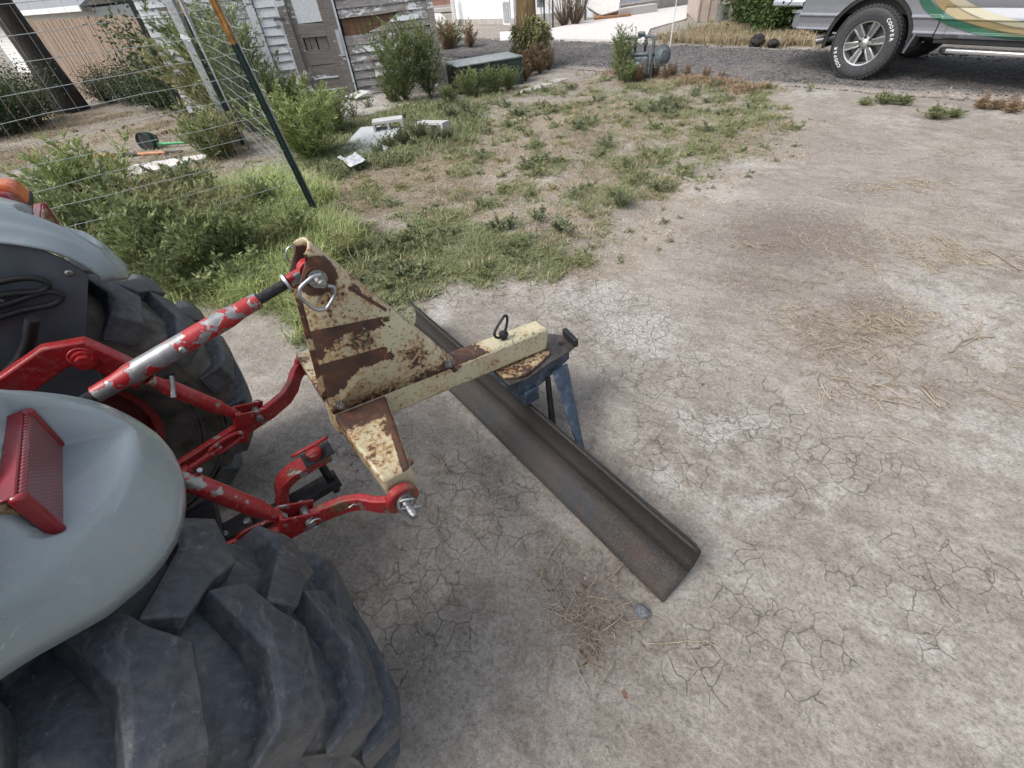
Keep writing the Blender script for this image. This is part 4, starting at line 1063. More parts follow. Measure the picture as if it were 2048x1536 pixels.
# mud flap, bumper, open tailgate, exhaust
kp(MB().box((.53, .10, .44), (.025, .22, .22), Matrix.Rotation(radians(14), 3, 'Y')), 'mud_flap', 'dark_plastic', bevel=.006)
bmp = MB(); bmp.prism([(-.955, .035, .535), (-1.03, .05, .535), (-1.075, .09, .56), (-1.085, .10, .62), (-1.065, .08, .735), (-.955, .03, .735)], (0, 1.86, 0)); kp(bmp, 'rear_bumper', 'truck_grey', bevel=.012)
kp(MB().box((-1.03, .06, .712), (.13, .03, .012)), 'bumper_highlight_strip', 'alu')
tg = kp(MB().box((-1.225, .98, .80), (.54, 1.62, .072)), 'tailgate', 'truck_light', bevel=.02)
kp(MB().box((-1.02, .166, .80), (.03, .008, .05)), 'latch_hole', 'black_part', tg); kp(MB().box((-1.33, .166, .81), (.022, .008, .03)), 'latch_hole', 'black_part', tg)
kp(MB().box((-1.23, .166, .812), (.10, .006, .008), Matrix.Rotation(-.9, 3, 'Y')), 'tailgate_strap', 'black_part', tg)
kp(MB().tube([(-.66, .10, .392), (-.50, .14, .43), (-.38, .2, .465)], .042, 16, caps=False), 'exhaust_pipe', 'spoke_grey', smooth=40)
kp(MB().lathe([(0, .036), (.02, .034), (.021, .001)], (-.655, .10, .393), (1, .25, .24), 16), 'exhaust_bore', 'black_part')
kp(MB().box((-.40, .0, .508), (.06, .02, .018)), 'clip_tab', 'alu')
# rest of the body
kp(MB().box((-.10, 1.0, .90), (1.66, 1.80, .42)), 'bed_floor', 'black_part', bevel=.02)
kp(MB().box((-.10, 1.96, 1.0), (1.68, .06, .85)), 'far_bed_side', 'truck_grey', bevel=.02)
kp(MB().box((.70, 1.0, 1.15), (.05, 1.9, .55)), 'bed_front', 'truck_grey')
kp(MB().box((1.80, 1.0, .80), (2.08, 1.84, .62)), 'cab_floor', 'truck_grey', bevel=.03)
cb = MB(); cb.hexa([(.76, .06, 1.36), (2.95, .06, 1.36), (2.95, 1.94, 1.36), (.76, 1.94, 1.36)], [(.85, .22, 1.92), (2.1, .22, 1.92), (2.1, 1.78, 1.92), (.85, 1.78, 1.92)]); kp(cb, 'cab_roof', 'truck_grey', bevel=.05)
for x0, x1, t0, t1 in ((.95, 1.70, 1.0, 1.68), (1.80, 2.72, 1.78, 2.12)):
    w_ = MB(); w_.hexa([(x0, .052, 1.40), (x1, .052, 1.40), (x1, .075, 1.40), (x0, .075, 1.40)], [(t0 + .02, .188, 1.84), (t1 - .02, .188, 1.84), (t1 - .02, .205, 1.84), (t0 + .02, .205, 1.84)]); kp(w_, 'side_window', 'glass_dark')
kp(MB().box((3.7, 1.0, .93), (1.75, 1.84, .50)), 'bonnet', 'truck_grey', bevel=.06)
kp(MB().box((4.62, 1.0, .62), (.16, 1.9, .3)), 'front_bumper', 'alu', bevel=.04)
kp(MB().box((1.8, 1.0, .46), (5.0, .9, .16)), 'chassis', 'black_part', bevel=.02)
kp(MB().tube([(0, .2, .40), (0, 1.8, .40)], .07, 12), 'rear_axle', 'black_part')
# striping laid on the panels
def stripe(name, c, w, mat):
    c = np.array(c); t = np.linspace(0, 1, 160); d = np.concatenate([[0], np.cumsum(np.hypot(*np.diff(c, axis=0).T))]); d /= d[-1]
    X = np.interp(t, d, c[:, 0]); Z = np.interp(t, d, c[:, 1]); 
    for _ in range(30): X[1:-1] = (X[:-2] + 2 * X[1:-1] + X[2:]) / 4; Z[1:-1] = (Z[:-2] + 2 * Z[1:-1] + Z[2:]) / 4
    ww = np.interp(t, np.linspace(0, 1, len(w)), w)
    tx, tz = np.gradient(X), np.gradient(Z); l = np.hypot(tx, tz); nx, nz = -tz / l, tx / l
    P = []
    for i in range(160):
        row = []
        for s in np.linspace(-.5, .5, 61):
            x = X[i] + nx[i] * ww[i] * s; z = max(Z[i] + nz[i] * ww[i] * s, .51)
            row.append((x, ysurf(z, x) - .008, z))
        P.append(row)
    q = MB(); q.grid(np.array(P)); return kp(q, name, mat, smooth=25)
def off(c, w, k):
    return c
stripe('green_stripe', [(.36, 1.15), (.43, .93), (.52, .815), (.62, .757), (.71, .713), (.897, .645), (1.156, .582), (1.441, .543), (1.9, .525), (2.5, .52)], [.10, .085, .075, .07, .06, .05, .04, .02], 'stripe_green')
stripe('gold_stripe', [(.50, 1.15), (.57, .93), (.66, .845), (.76, .787), (.902, .722), (1.118, .655), (1.416, .590), (1.9, .553), (2.5, .54)], [.10, .09, .085, .08, .075, .06, .05, .02], 'stripe_gold')
stripe('cream_stripe', [(.62, 1.15), (.68, .95), (.77, .875), (.87, .815), (1.0, .762), (1.2, .70), (1.5, .632), (1.95, .585), (2.5, .56)], [.10, .085, .08, .075, .07, .06, .05, .02], 'stripe_cream')
# wheels
def wheel(x, y, sgn, detail):
    c = (x, y + .13, .405)
    ty = MB(); ty.lathe([(-.10, .235), (-.125, .25), (-.138, .30), (-.138, .345), (-.128, .375), (-.105, .397), (-.05, .404), (.05, .404), (.105, .397), (.128, .375), (.138, .30), (.10, .235)], c, (0, 1, 0), 72)
    t = kp(ty, 'tyre', 'tyre_black', smooth=40)
    if detail:
        bl = MB()
        for k in range(54):
            a = 2 * pi * k / 54
            for l_, w_, ph in ((-.118, .03, 0), (-.075, .04, .5), (-.02, .045, .2), (.04, .05, .7)):
                aa = a + ph * 2 * pi / 54; r_ = .402 if abs(l_) < .1 else .387
                Mr = Matrix.Rotation(-aa + pi / 2, 3, 'Y')
                bl.box((x + r_ * cos(aa), c[1] + l_, .405 + r_ * sin(aa)), (.030, w_, .014), Mr)
        stuff(kp(bl, 'tread_blocks', 'tyre_black', t), None)
    rm = MB(); rm.lathe([(-.100, .245), (-.112, .247), (-.108, .228), (-.07, .215), (.06, .205)], c, (0, 1, 0), 48); rim = kp(rm, 'rim', 'alu', smooth=40)
    if detail:
        kp(MB().lathe([(.0, .20), (.01, .19), (.01, .001)], (x, c[1] + .0, .405), (0, 1, 0), 32), 'brake_disc', 'spoke_grey', rim, smooth=40)
        for k in range(6):
            a = 2 * pi * k / 6 + radians(72)
            for q_, mt_, yo, w0, w1 in ((0, 'spoke_grey', -.094, .020, .030), (-1, 'alu', -.096, .010, .011), (1, 'alu', -.096, .010, .011)):
                rad = Vector((cos(a), 0, sin(a))); tan = Vector((-sin(a), 0, cos(a))); cc = Vector(c)
                off_ = q_ * .030
                p0 = cc + rad * .055 + tan * off_ * .75 + Vector((0, yo + .012, 0)); p1 = cc + rad * .224 + tan * off_ * 1.25 + Vector((0, yo - .006, 0))
                q = MB(); q.hexa([p0 - tan * w0, p0 + tan * w0, p0 + tan * w0 + Vector((0, .04, 0)), p0 - tan * w0 + Vector((0, .04, 0))], [p1 - tan * w1, p1 + tan * w1, p1 + tan * w1 + Vector((0, .04, 0)), p1 - tan * w1 + Vector((0, .04, 0))])
                kp(q, 'spoke', mt_, rim, bevel=.003)
            kp(MB().lathe([(0, .014), (.014, .014), (.02, .008), (.0205, .001)], (x + .068 * cos(a + .5), c[1] - .088, .405 + .068 * sin(a + .5)), (0, -1, 0), 8), 'wheel_nut', 'black_part', rim)
        kp(MB().lathe([(-.02, .085), (0, .08), (.004, .045), (.018, .042), (.022, .036), (.0222, .001)], (x, c[1] - .084, .405), (0, -1, 0), 24), 'centre_cap', 'alu', rim, smooth=40)
        for a0 in (radians(52), radians(232)):
            arc_text('tyre_lettering', 'COOPER', .052, 'white_paint', t, Vector((x, c[1] - .1385, .405)), Vector((1, 0, 0)), Vector((0, 0, 1)), Vector((0, -1, 0)), .320, a0, radians(8.2), flip=-1)
    return t
wheel(0, 0, -1, True); wheel(fcx, 0, -1, False); wheel(0, 1.72, 1, False); wheel(fcx, 1.72, 1, False)
# ------------------------------------------------------------------ weathered shed
SA = radians(5.5)
SO = np.array([-1.64, 9.33, 0])
shed = thing('shed', 'weathered clapboard shed with peeling white paint and broken boards', 'shed', SO, SA)
def sp(b, name, mat, parent=None, **kw): return b.build(name, mat, parent or shed, **kw)
def lx(x, y=0): return SO + np.array([cos(SA) * x - sin(SA) * y, sin(SA) * x + cos(SA) * y, 0])
# carcass behind the boards
sp(MB().box((.23, 1.35, 1.15), (1.50, 2.60, 2.2)), 'inner_wall', 'black_part')
sp(MB().box((-2.35, 1.35, 1.15), (2.1, 2.60, 2.2)), 'inner_wall', 'black_part')
sp(MB().box((-.9, 2.0, 1.15), (1.0, 1.2, 2.2)), 'inner_wall', 'black_part')
rf = MB(); rf.prism([(-3.5, -.25, 2.2), (-3.5, 1.35, 3.1), (-3.5, 2.95, 2.2), (-3.5, 2.95, 2.3), (-3.5, 1.35, 3.22), (-3.5, -.25, 2.3)], (4.65, 0, 0)); sp(rf, 'roof', 'roof_grey')
gb = MB(); gb.prism([(1.0, .06, 2.2), (1.0, 2.64, 2.2), (1.0, 1.35, 3.05)], (-.05, 0, 0)); sp(gb, 'gable', 'clapboard')
def board(x0, x1, z, mat, h=.128, tilt=0.0, cut=None, wob=.004):
    """one clapboard, lower edge proud, a little wavy"""
    n = max(3, int((x1 - x0) / .12)); xs = np.linspace(x0, x1, n); q = MB(); P = []
    sd = random.random() * 9
    for x in xs:
        zz = z + tilt * (x - x0) + wob * (sin(x * 4 + sd) + .6 * sin(x * 9 + sd * 2)); bulge = .004 * sin(x * 5 + sd)
        top = zz + h + .012
        if cut: top = min(top, zz + cut(x)) 
        P.append([(x, .012, top), (x, -.014 - bulge, zz + .0), (x, -.002 - bulge, zz - .002), (x, .022, top - .004)])
    P = np.array(P); a, b = P.shape[:2]; o = 0
    q.v = [tuple(p) for p in P.reshape(-1, 3)]
    for i in range(a - 1):
        for j in range(4): q.f.append((i * 4 + j, i * 4 + (j + 1) % 4, (i + 1) * 4 + (j + 1) % 4, (i + 1) * 4 + j))
    q.f.append((0, 1, 2, 3)); q.f.append(tuple((a - 1) * 4 + j for j in (3, 2, 1, 0)))
    return sp(q, 'clapboard', mat)
z = .075; k = 0
while z < 2.1:
    h = .115
    if .80 < z < .92:      # the broken course: ragged, only the right part left
        board(-.05, .925, z + .02, 'clapboard', h, .012, cut=lambda x: max(.012, .125 * min(1, (x + .05) / .42)))
    elif .92 < z < 1.02:
        board(.30, .925, z, 'clapboard', h, .008, cut=lambda x: .127 * min(1, max(.1, (x - .28) / .2)))
    elif k in (2, 3):
        s_ = random.uniform(-.15, .1)
        board(-.46, s_, z, 'clapboard', h, .004); board(s_ + .006, .925, z + .003, 'clapboard', h, .006)
    else: board(-.46, .925, z, 'clapboard', h, random.uniform(-.006, .012))
    z += h; k += 1
z = .10
while z < 2.1:
    board(-1.655, -1.335, z, 'clapboard_white', .105, random.uniform(-.02, .02))
    board(-3.3, -1.80, z + .02, 'clapboard_white', .12, random.uniform(-.008, .008)); z += .112
for i in range(9): sp(MB().box((-.40 + i * .095, .026, .95), (.091, .014, .42)), 'sheathing_board', 'sheathing', bevel=.002)
# corner boards, jambs, trims
sp(MB().box((.98, -.012, 1.15), (.10, .05, 2.3)), 'corner_board', 'clapboard', bevel=.004)
for z in np.arange(.08, 2.1, .118):
    q = MB(); q.hexa([(1.005, .05, z), (1.005, 2.6, z), (1.032, 2.6, z), (1.032, .05, z)], [(1.005, .05, z + .128), (1.005, 2.6, z + .128), (1.012, 2.6, z + .128), (1.012, .05, z + .128)]); sp(q, 'side_clapboard', 'clapboard')
sp(MB().box((-1.725, -.014, 1.1), (.12, .045, 2.2)), 'corner_trim', 'clapboard_white', bevel=.004)
sp(MB().box((-1.265, -.016, 1.1), (.13, .05, 2.2)), 'door_jamb', 'door_wood', bevel=.004)
sp(MB().box((-1.345, -.012, 1.1), (.03, .045, 2.2)), 'door_trim', 'clapboard_white', bevel=.003)
sp(MB().box((-.575, -.016, 1.1), (.12, .05, 2.2)), 'door_jamb', 'door_wood', bevel=.004)
sp(MB().box((-.498, -.010, 1.1), (.035, .045, 2.2)), 'door_trim', 'clapboard_white', bevel=.003)
# door
door = sp(MB().box((-1.155, .012, 1.0), (.10, .03, 1.9)), 'door_stile', 'door_wood', bevel=.003)
sp(MB().box((-.68, .012, 1.0), (.10, .03, 1.9)), 'door_stile', 'door_wood', bevel=.003)
sp(MB().box((-.92, .014, 1.47), (.40, .022, .74)), 'door_panel', 'door_white', bevel=.003)
sp(MB().box((-.92, .010, 1.005), (.40, .032, .17), Matrix.Rotation(radians(1.5), 3, 'Y')), 'door_rail', 'door_wood', bevel=.003)
for x, w, t in ((-1.055, .07, .02), (-.965, .095, -.02), (-.82, .155, .01)): sp(MB().box((x, .03, .83), (w, .012, .26), Matrix.Rotation(t, 3, 'Y')), 'broken_slat', 'door_wood', bevel=.002)
for z, h in ((.655, .20), (.46, .175), (.285, .165), (.13, .135)): sp(MB().box((-.92, .012 + random.uniform(-.004, .004), z), (.41, .024, h), Matrix.Rotation(random.uniform(-.012, .012), 3, 'Y')), 'door_board', 'door_wood', bevel=.004)
for z in (.375, .205): sp(MB().box((-.92, -.004, z), (.40, .014, .02)), 'door_moulding', 'clapboard_white', bevel=.003)
sp(MB().box((-.545, -.046, .81), (.062, .012, .34), Matrix.Rotation(.02, 3, 'Y')), 'metal_patch', 'board_white', bevel=.002)
sp(MB().box((-1.36, -.045, 1.19), (.15, .014, .035)), 'hasp', 'spoke_grey', bevel=.003)
pl = sp(MB().box((-1.40, -.06, 1.10), (.045, .02, .055)), 'padlock', 'galv', bevel=.006)
sp(MB().tube([(-1.415, -.06, 1.12), (-1.415, -.06, 1.165), (-1.40, -.06, 1.18), (-1.385, -.06, 1.165), (-1.385, -.06, 1.12)], .005, 6), 'padlock_shackle', 'galv', pl, smooth=60)
sp(MB().box((-.92, -.05, .045), (.78, .12, .05)), 'door_sill', 'door_wood', bevel=.004)
sp(MB().box((-.45, .0, .03), (2.9, .10, .07)), 'foundation_strip', 'concrete', bevel=.005)
# little white shelf on a post beside the door
sh = thing('marker_stand', 'small white diamond plate on a short post beside the shed door', 'stand', lx(-.50, -.22), SA)
MB().add([(-.20, .05, .115), (.02, -.14, .10), (.26, .02, .15), (.10, .14, .16)] + [(-.20, .05, .10), (.02, -.14, .085), (.26, .02, .135), (.10, .14, .145)], [(0, 1, 2, 3), (7, 6, 5, 4), (0, 4, 5, 1), (1, 5, 6, 2), (2, 6, 7, 3), (3, 7, 4, 0)]).build('plate', 'white_paint', sh, bevel=.006)
MB().box((.06, .02, .07), (.04, .035, .16)).build('post', 'clapboard', sh, bevel=.004)
# ------------------------------------------------------------------ fence: steel posts, gate posts, wire
def tpost(name, base, top, label, z_amber, side=1):
    b = np.array(base); t = np.array(top); o = thing(name, label, 'fence post', (b[0], b[1], gz(b[0], b[1])), 0, 'steel T fence posts')
    v = (t - b); L = np.linalg.norm(v); d = Vector(v / L)
    face = Vector((.45, -.89, 0)); face = (face - d * face.dot(d)).normalized(); sd = d.cross(face)
    P = lambda s: Vector((0, 0, 0)) + d * s
    for nm, s0, s1, mt in (('post_shaft', -.1, z_amber, 'tpost_green'), ('post_top', z_amber, L, 'tpost_amber')):
        q = MB()
        q.sweep([P(s0) - face * .0, P(s1) - face * .0], .050, .006, face); q.sweep([P(s0) + face * .018, P(s1) + face * .018], .008, .036, face)
        q.build(nm, mt, o)
    MB().sweep([P(-.1) + sd * .031 - face * .004, P(L) + sd * .031 - face * .004], .010, .008, face).build('edge_strip', 'galv', o)
    s = .25
    while s < L:
        MB().tube([P(s) + face * .012 + sd * .03, P(s) - face * .012 + sd * .018, P(s + .006) - face * .012 - sd * .018, P(s + .012) + face * .012 - sd * .03], .0022, 5).build('wire_clip', 'wire_galv', o)
        s += .127
    for k in np.arange(.2, L, .055): MB().lathe([(0, .006), (.006, .005), (.0062, .0005)], P(k) - face * .003, tuple(-face), 6).build('post_stud', 'tpost_green' if k < z_amber else 'tpost_amber', o)
    return o
p1 = G(640, 442)
d_f = np.array([cos(radians(34.5)), sin(radians(34.5)), 0])
tpost('steel_fence_post', p1, p1 - d_f * .16 + np.array([0, 0, 1.78]), 'green and amber steel fence post at the corner of the wire mesh', 1.335)
p2 = G(488, 292)
tpost('steel_fence_post', p2, p2 + np.array([-.02, .05, 1.95]), 'green and amber steel fence post behind the galvanised gate tube', 1.40)
def gate_post(px, r, h, lab, lean=(0, 0), band=False, mat='galv'):
    p = G(*px); o = thing('gate_post', lab, 'fence post', (p[0], p[1], 0))
    t = (lean[0], lean[1], h)
    MB().sweep([(0, 0, -.1), t], r * 2, r * 2, (0, 1, 0)).build('tube', mat, o, bevel=.006)
    if band:
        MB().box((lean[0] * .6, lean[1] * .6, h * .60), (r * 2 + .012, r * 2 + .012, .045), Matrix.Rotation(radians(25), 3, 'Y')).build('clamp_band', 'white_paint', o, bevel=.004)
        MB().lathe([(0, .02), (.03, .02), (.035, .001)], (-r - .0, 0, h * .68), (-1, -.3, 0), 10).build('hinge_bolt', 'galv', o)
    return o
gate_post((478, 290), .050, 2.0, 'square galvanised gate tube with a white clamp band', (-.06, .02), True)
gate_post((500, 300), .012, 1.7, 'thin galvanised rod beside the corner fence post', (-.05, .0))
# wire mesh
def wires(name, a, b, label, zs, dv, ext=0.0, sag=.01, top=None):
    a = np.array(a); b = np.array(b); L = np.linalg.norm(b - a); d = (b - a) / L
    o = thing(name, label, 'wire fence', (a[0], a[1], 0), 0, None); 
    for z in zs:
        n = max(8, int(L / .25)); ph = random.random() * 6; pts = []
        for i in range(n + 1):
            s = L * i / n; pts.append((d[0] * s, d[1] * s, z + sag * sin(s * 2.1 + ph) + .004 * sin(s * 11 + ph)))
        MB().tube(pts, .0019, 5).build('line_wire', 'wire_galv', o, smooth=60)
    s = dv * .4
    while s < L:
        jx = random.uniform(-.006, .006)
        MB().tube([(d[0] * s, d[1] * s, zs[0]), (d[0] * (s + jx), d[1] * (s + jx), zs[len(zs) // 2]), (d[0] * s, d[1] * s, zs[-1])], .0008, 4).build('stay_wire', 'wire_galv', o)
        s += dv
    return o
ZW = list(np.arange(.12, 1.66, .127))
wires('wire_mesh_fence', p1 + np.array([0, 0, 0]) - d_f * .06, p1 - d_f * 3.6, 'galvanised wire mesh fence running behind the tractor fender', ZW, .078, sag=.008)
wires('wire_mesh_fence', p1 + np.array([-.05, .05, 0]), np.array([p2[0] + .12, p2[1] - .1, 0]), 'galvanised wire mesh fence between the two steel posts', ZW, .15, sag=.006)
# ------------------------------------------------------------------ cinder blocks, boards, plastic
def cinder(loc, rz, rx, label):
    o = thing('cinder_block', label, 'concrete block', loc, rz)
    q = MB(); X, Y, Z = .398, .10 * 2 - .005, .195
    # hollow block lying on its face: cores run along y
    t = .032
    q.box((0, 0, t / 2), (X, Y, t)); q.box((0, 0, Z - t / 2), (X, Y, t))
    for x in (-X / 2 + t / 2, 0, X / 2 - t / 2): q.box((x, 0, Z / 2), (t, Y - .002, Z - 2 * t - .001))
    c = q.build('block_body', 'block_grey', o, bevel=.003)
    if rx: o.rotation_euler = (rx, 0, rz)
    return o
c1 = (G(742, 240, .20) + G(806, 233, .20)) / 2
cinder((c1[0], c1[1] + .0, -.0), radians(6), 0, 'hollow grey cinder block standing on edge with its openings showing')
c2 = G(858, 243, .18)
o = cinder((c2[0] + .02, c2[1] + .05, -.03), radians(-24), radians(-6), 'hollow grey cinder block half hidden in weeds')
pn = G(735, 292)
for i, (dx, dy, rz_, l, w) in enumerate(((-.20, .02, .95, 1.0, .15), (-.05, .02, .98, 1.05, .15), (.10, .03, 1.0, 1.0, .15), (.25, .02, 1.02, .9, .15))):
    b = MB().box((0, 0, 0), (l, w, .022)).build('flat_board', 'board_white', None, bevel=.003)
    b.location = (pn[0] + dx + .03, pn[1] + dy - dx * .3, .055); b.rotation_euler = (radians(random.uniform(-2, 2)), radians(-3), rz_ + .45)
    tag(b, 'white weathered board lying in the weeds by the cinder blocks', 'board', 'white boards in the weeds')
pl_ = G(712, 338); n = 12
P = np.zeros((n, n, 3))
for i in range(n):
    for j in range(n):
        a, c = (i / (n - 1) - .5) * .22, (j / (n - 1) - .5) * .26
        P[i, j] = (a * (1 + .6 * c), c, .05 + .07 * fbm(np.array(a * 13.0), np.array(c * 13.0), 77) * 1.6 + .05 * abs(a) * 4 * (c > 0))
q = MB(); q.grid(P); b = q.build('plastic_scrap', 'plastic_white', None, smooth=35, solid=.003); b.location = (pl_[0], pl_[1], gz(pl_[0], pl_[1])); b.rotation_euler = (0, 0, .7)
tag(b, 'crumpled white plastic scrap at the foot of the feathery weed', 'plastic scrap')

# ------------------------------------------------------------------ green utility box
ua, ub, uc = G(913, 133, .4), G(1045, 111, .4), G(883, 125, .4)
ang = math.atan2(ub[1] - ua[1], ub[0] - ua[0]); LX = np.hypot(*(ub - ua)[:2]); LY = .62
box_ = thing('utility_box', 'low dark green utility cabinet with pale top beside the shed', 'utility box', (ua[0], ua[1], 0), ang)
q = MB(); q.box((LX / 2 + .035, LY / 2, .19), (LX - .07, LY - .03, .385)); q.build('cabinet', 'trans_green', box_, bevel=.01)
MB().box((LX / 2, LY / 2, .39), (LX + .01, LY + .03, .022)).build('lid', 'trans_top', box_, bevel=.006)
MB().box((.012, LY / 2, .19), (.02, LY - .02, .36)).build('end_panel', 'black_part', box_, bevel=.004)
for x in (.02, LX * .5, LX - .02): MB().box((x, .008, .19), (.02, .016, .37)).build('corner_rib', 'trans_green' if x > .1 else 'rust_brown', box_, bevel=.003)
MB().box((LX * .75, .006, .2), (.05, .02, .06)).build('latch', 'spoke_grey', box_, bevel=.004)
# ------------------------------------------------------------------ utility pole
pp = (G(1035, 138) + G(1082, 136)) / 2
pole = thing('utility_pole', 'thick timber utility pole wrapped in weeds beside the alley', 'pole', (pp[0], pp[1], 0))
q = MB(); n = 26
for_ = [(-.2, .195), (.3, .185), (.8, .175), (1.5, .165), (4, .15), (8, .13)]
o_ = len(q.v)
for zz, r in for_:
    for k in range(n):
        a = 2 * pi * k / n; rr = r * (1 + .05 * sin(k * 5.3) + .03 * sin(k * 2.1)); q.v.append((rr * cos(a) - zz * .018, rr * sin(a), zz))
for i in range(len(for_) - 1):
    for k in range(n): q.f.append((i * n + k, i * n + (k + 1) % n, (i + 1) * n + (k + 1) % n, (i + 1) * n + k))
t_ = NT('pole_timber'); nn = t_.noise(10, t_.vec(None, (4, 4, .35)), 6, .7)
t_.set(t_.ramp(nn, [(.28, (.055, .032, .016)), (.5, (.21, .135, .065)), (.72, (.40, .29, .155))]), .85, 0.0, t_.bump(nn, 1.0, .02))
q.build('shaft', 'pole_timber', pole, smooth=60)
# ------------------------------------------------------------------ gas meter
mp = np.array([2.56, 8.60, 0])
gm = thing('gas_meter', 'blue grey gas meter with regulator disc and looped pipe', 'gas meter', mp, radians(-20))
def mm(b, name, mat='meter_blue', **kw): return b.build(name, mat, gm, **kw)
body = mm(MB().box((0, 0, .20), (.30, .22, .25)), 'meter_body', bevel=.035)
mm(MB().box((0, 0, .345), (.28, .20, .05)), 'meter_cap', bevel=.02)
mm(MB().lathe([(0, .075), (.02, .08), (.04, .06), (.05, .001)], (.0, -.11, .18), (0, -1, 0), 20), 'meter_cover', smooth=40)
for x in (-.075, .075):
    mm(MB().tube([(x, 0, .36), (x, 0, .50)], .018, 12), 'riser', 'black_iron', smooth=40); mm(MB().lathe([(0, .022), (.02, .036), (.05, .036), (.055, .024), (.08, .030), (.09, .02)], (x, 0, .44), (0, 0, 1), 12), 'union_nut', smooth=40)
mm(MB().tube([(-.30, .02, .55), (-.12, 0, .55), (-.075, 0, .545), (-.02, 0, .56), (.03, 0, .58), (.075, 0, .555), (.14, 0, .565), (.185, 0, .54), (.20, 0, .48), (.20, 0, .30), (.20, 0, .0)], .024, 12), 'pipe_loop', smooth=50)
mm(MB().box((.0, -.01, .60), (.11, .06, .05)), 'valve_block', bevel=.015)
mm(MB().tube([(-.30, .02, .56), (-.30, .02, 0)], .022, 10), 'supply_pipe', smooth=50)
rg = mm(MB().lathe([(-.09, .001), (-.09, .07), (-.02, .095), (0, .105), (.004, .145), (.016, .145), (.02, .11), (.06, .07), (.065, .001)], (.35, -.02, .31), (.55, -.75, .12), 28), 'regulator', smooth=40)
mm(MB().tube([(.20, 0, .33), (.28, -.0, .31)], .03, 10), 'regulator_neck', 'black_iron', smooth=50)
# white marker rod
mk = G(1332, 145)
b = MB().tube([(0, 0, -.05), (.015, .01, .6), (.04, .02, 1.9)], .0085, 8).build('marker_rod', 'white_paint', None, smooth=60); b.location = (mk[0], mk[1], 0)
tag(b, 'thin white fibreglass marker rod standing by the gas meter', 'marker rod')
# ------------------------------------------------------------------ yard tools behind the fence
sc = G(300, 300); o = thing('garden_scoop', 'green plastic scoop with black mouth lying in the yard', 'scoop', (sc[0], sc[1], 0), radians(78))
q = MB()
rings = [(0, .125), (.05, .125), (.14, .10), (.22, .05)]
q.lathe([(a, r) for a, r in rings], (-.02, 0, .11), (1, 0, -.06), 24); q.build('bucket', 'green_dark', o, smooth=50, solid=.006)
MB().lathe([(0.015, .118), (.016, .001)], (-.02, 0, .11), (1, 0, -.06), 24).build('mouth', 'black_part', o)
MB().tube([(.05, -.10, .06), (.09, -.30, .05), (.16, -.68, .035), (.20, -.9, .03)], [.018, .018, .014, .012], 10).build('handle', 'green_bright', o, smooth=50)
a, b_ = G(160, 319), G(368, 308); an = math.atan2(b_[1] - a[1], b_[0] - a[0]); LL = np.hypot(*(b_ - a)[:2])
o = thing('orange_pole', 'orange and black handled pole lying on the yard beside the green scoop', 'pole', (a[0], a[1], .03), an)
for s0, s1, mt, r in ((0, .08, 'black_part', .026), (.08, .36, 'orange', .019), (.36, .58, 'black_part', .022), (.58, .84, 'orange', .020), (.84, 1.0, 'black_part', .018)):
    MB().tube([(LL * s0, 0, .0), (LL * s1, 0, .0)], r, 12).build('grip' if mt == 'black_part' else 'shaft', mt, o, smooth=40)
MB().tube([(LL * (.08 + .28 * t / 60), .028 * sin(t * .9), .028 * cos(t * .9)) for t in range(61)], .006, 6).build('rope', 'yellow_rope', o, smooth=60)
# ------------------------------------------------------------------ backdrop left: board fence, house, trees
fa, fb = np.array([-15.5, 21.0]), np.array([-6.2, 12.6]); LF = np.hypot(*(fb - fa)); fd = (fb - fa) / LF
wf = thing('board_fence', 'tall brown board privacy fence behind the leaning trees', 'fence', (fa[0], fa[1], 0), math.atan2(fd[1], fd[0]))
pw = .142; npk = int(LF / pw); meshes = []
for i in range(4):
    q = MB(); h_ = 1.0; q.prism([(-pw / 2 + .004, 0, -.9), (pw / 2 - .004, 0, -.9), (pw / 2 - .004, 0, 1.25), (pw / 2 - .03, 0, 1.29), (-pw / 2 + .03, 0, 1.29), (-pw / 2 + .004, 0, 1.25)], (0, .018, 0))
    me = q.build('plank', 'fence_plank', wf)
    if i == 0: first = me
    else: me.location = (pw * i, .0, 0)
for i in range(4, npk):
    c = first.copy(); COL.objects.link(c); c.parent = wf; c.location = (pw * i, random.uniform(-.008, .012), random.uniform(-.03, .03)); c.rotation_euler = (0, random.uniform(-.012, .012), 0)
first.location = (0, 0, 0)
for zz in (.0, .95): MB().box((LF / 2, .035, zz), (LF, .04, .09)).build('rail', 'fence_plank', wf)
hs = thing('white_house', 'low white sided house with grey roof beyond the board fence', 'house', (-19.0, 26.5, -.9), radians(-38))
for k in range(18): MB().hexa([(-7, 0, k * .13), (6.5, 0, k * .13), (6.5, .03, k * .13), (-7, .03, k * .13)], [(-7, .018, k * .13 + .13), (6.5, .018, k * .13 + .13), (6.5, .03, k * .13 + .13), (-7, .03, k * .13 + .13)]).build('siding_board', 'siding_white', hs)
MB().box((-.25, 3.0, 1.15), (13.3, 5.9, 2.3)).build('wall', 'siding_white', hs)
rq = MB(); rq.prism([(-7.5, -.5, 2.30), (-7.5, 3, 4.0), (-7.5, 6.5, 2.3), (-7.5, 6.5, 2.4), (-7.5, 3, 4.12), (-7.5, -.5, 2.40)], (14.5, 0, 0)); rq.build('roof', 'roof_grey', hs)
MB().box((-.25, -.52, 2.33), (14.5, .03, .16)).build('fascia', 'white_paint', hs)
MB().box((1.5, -.03, 1.35), (1.6, .06, 1.0)).build('window_frame', 'white_paint', hs); MB().box((1.5, -.055, 1.35), (1.4, .03, .85)).build('pane', 'glass_dark', hs)
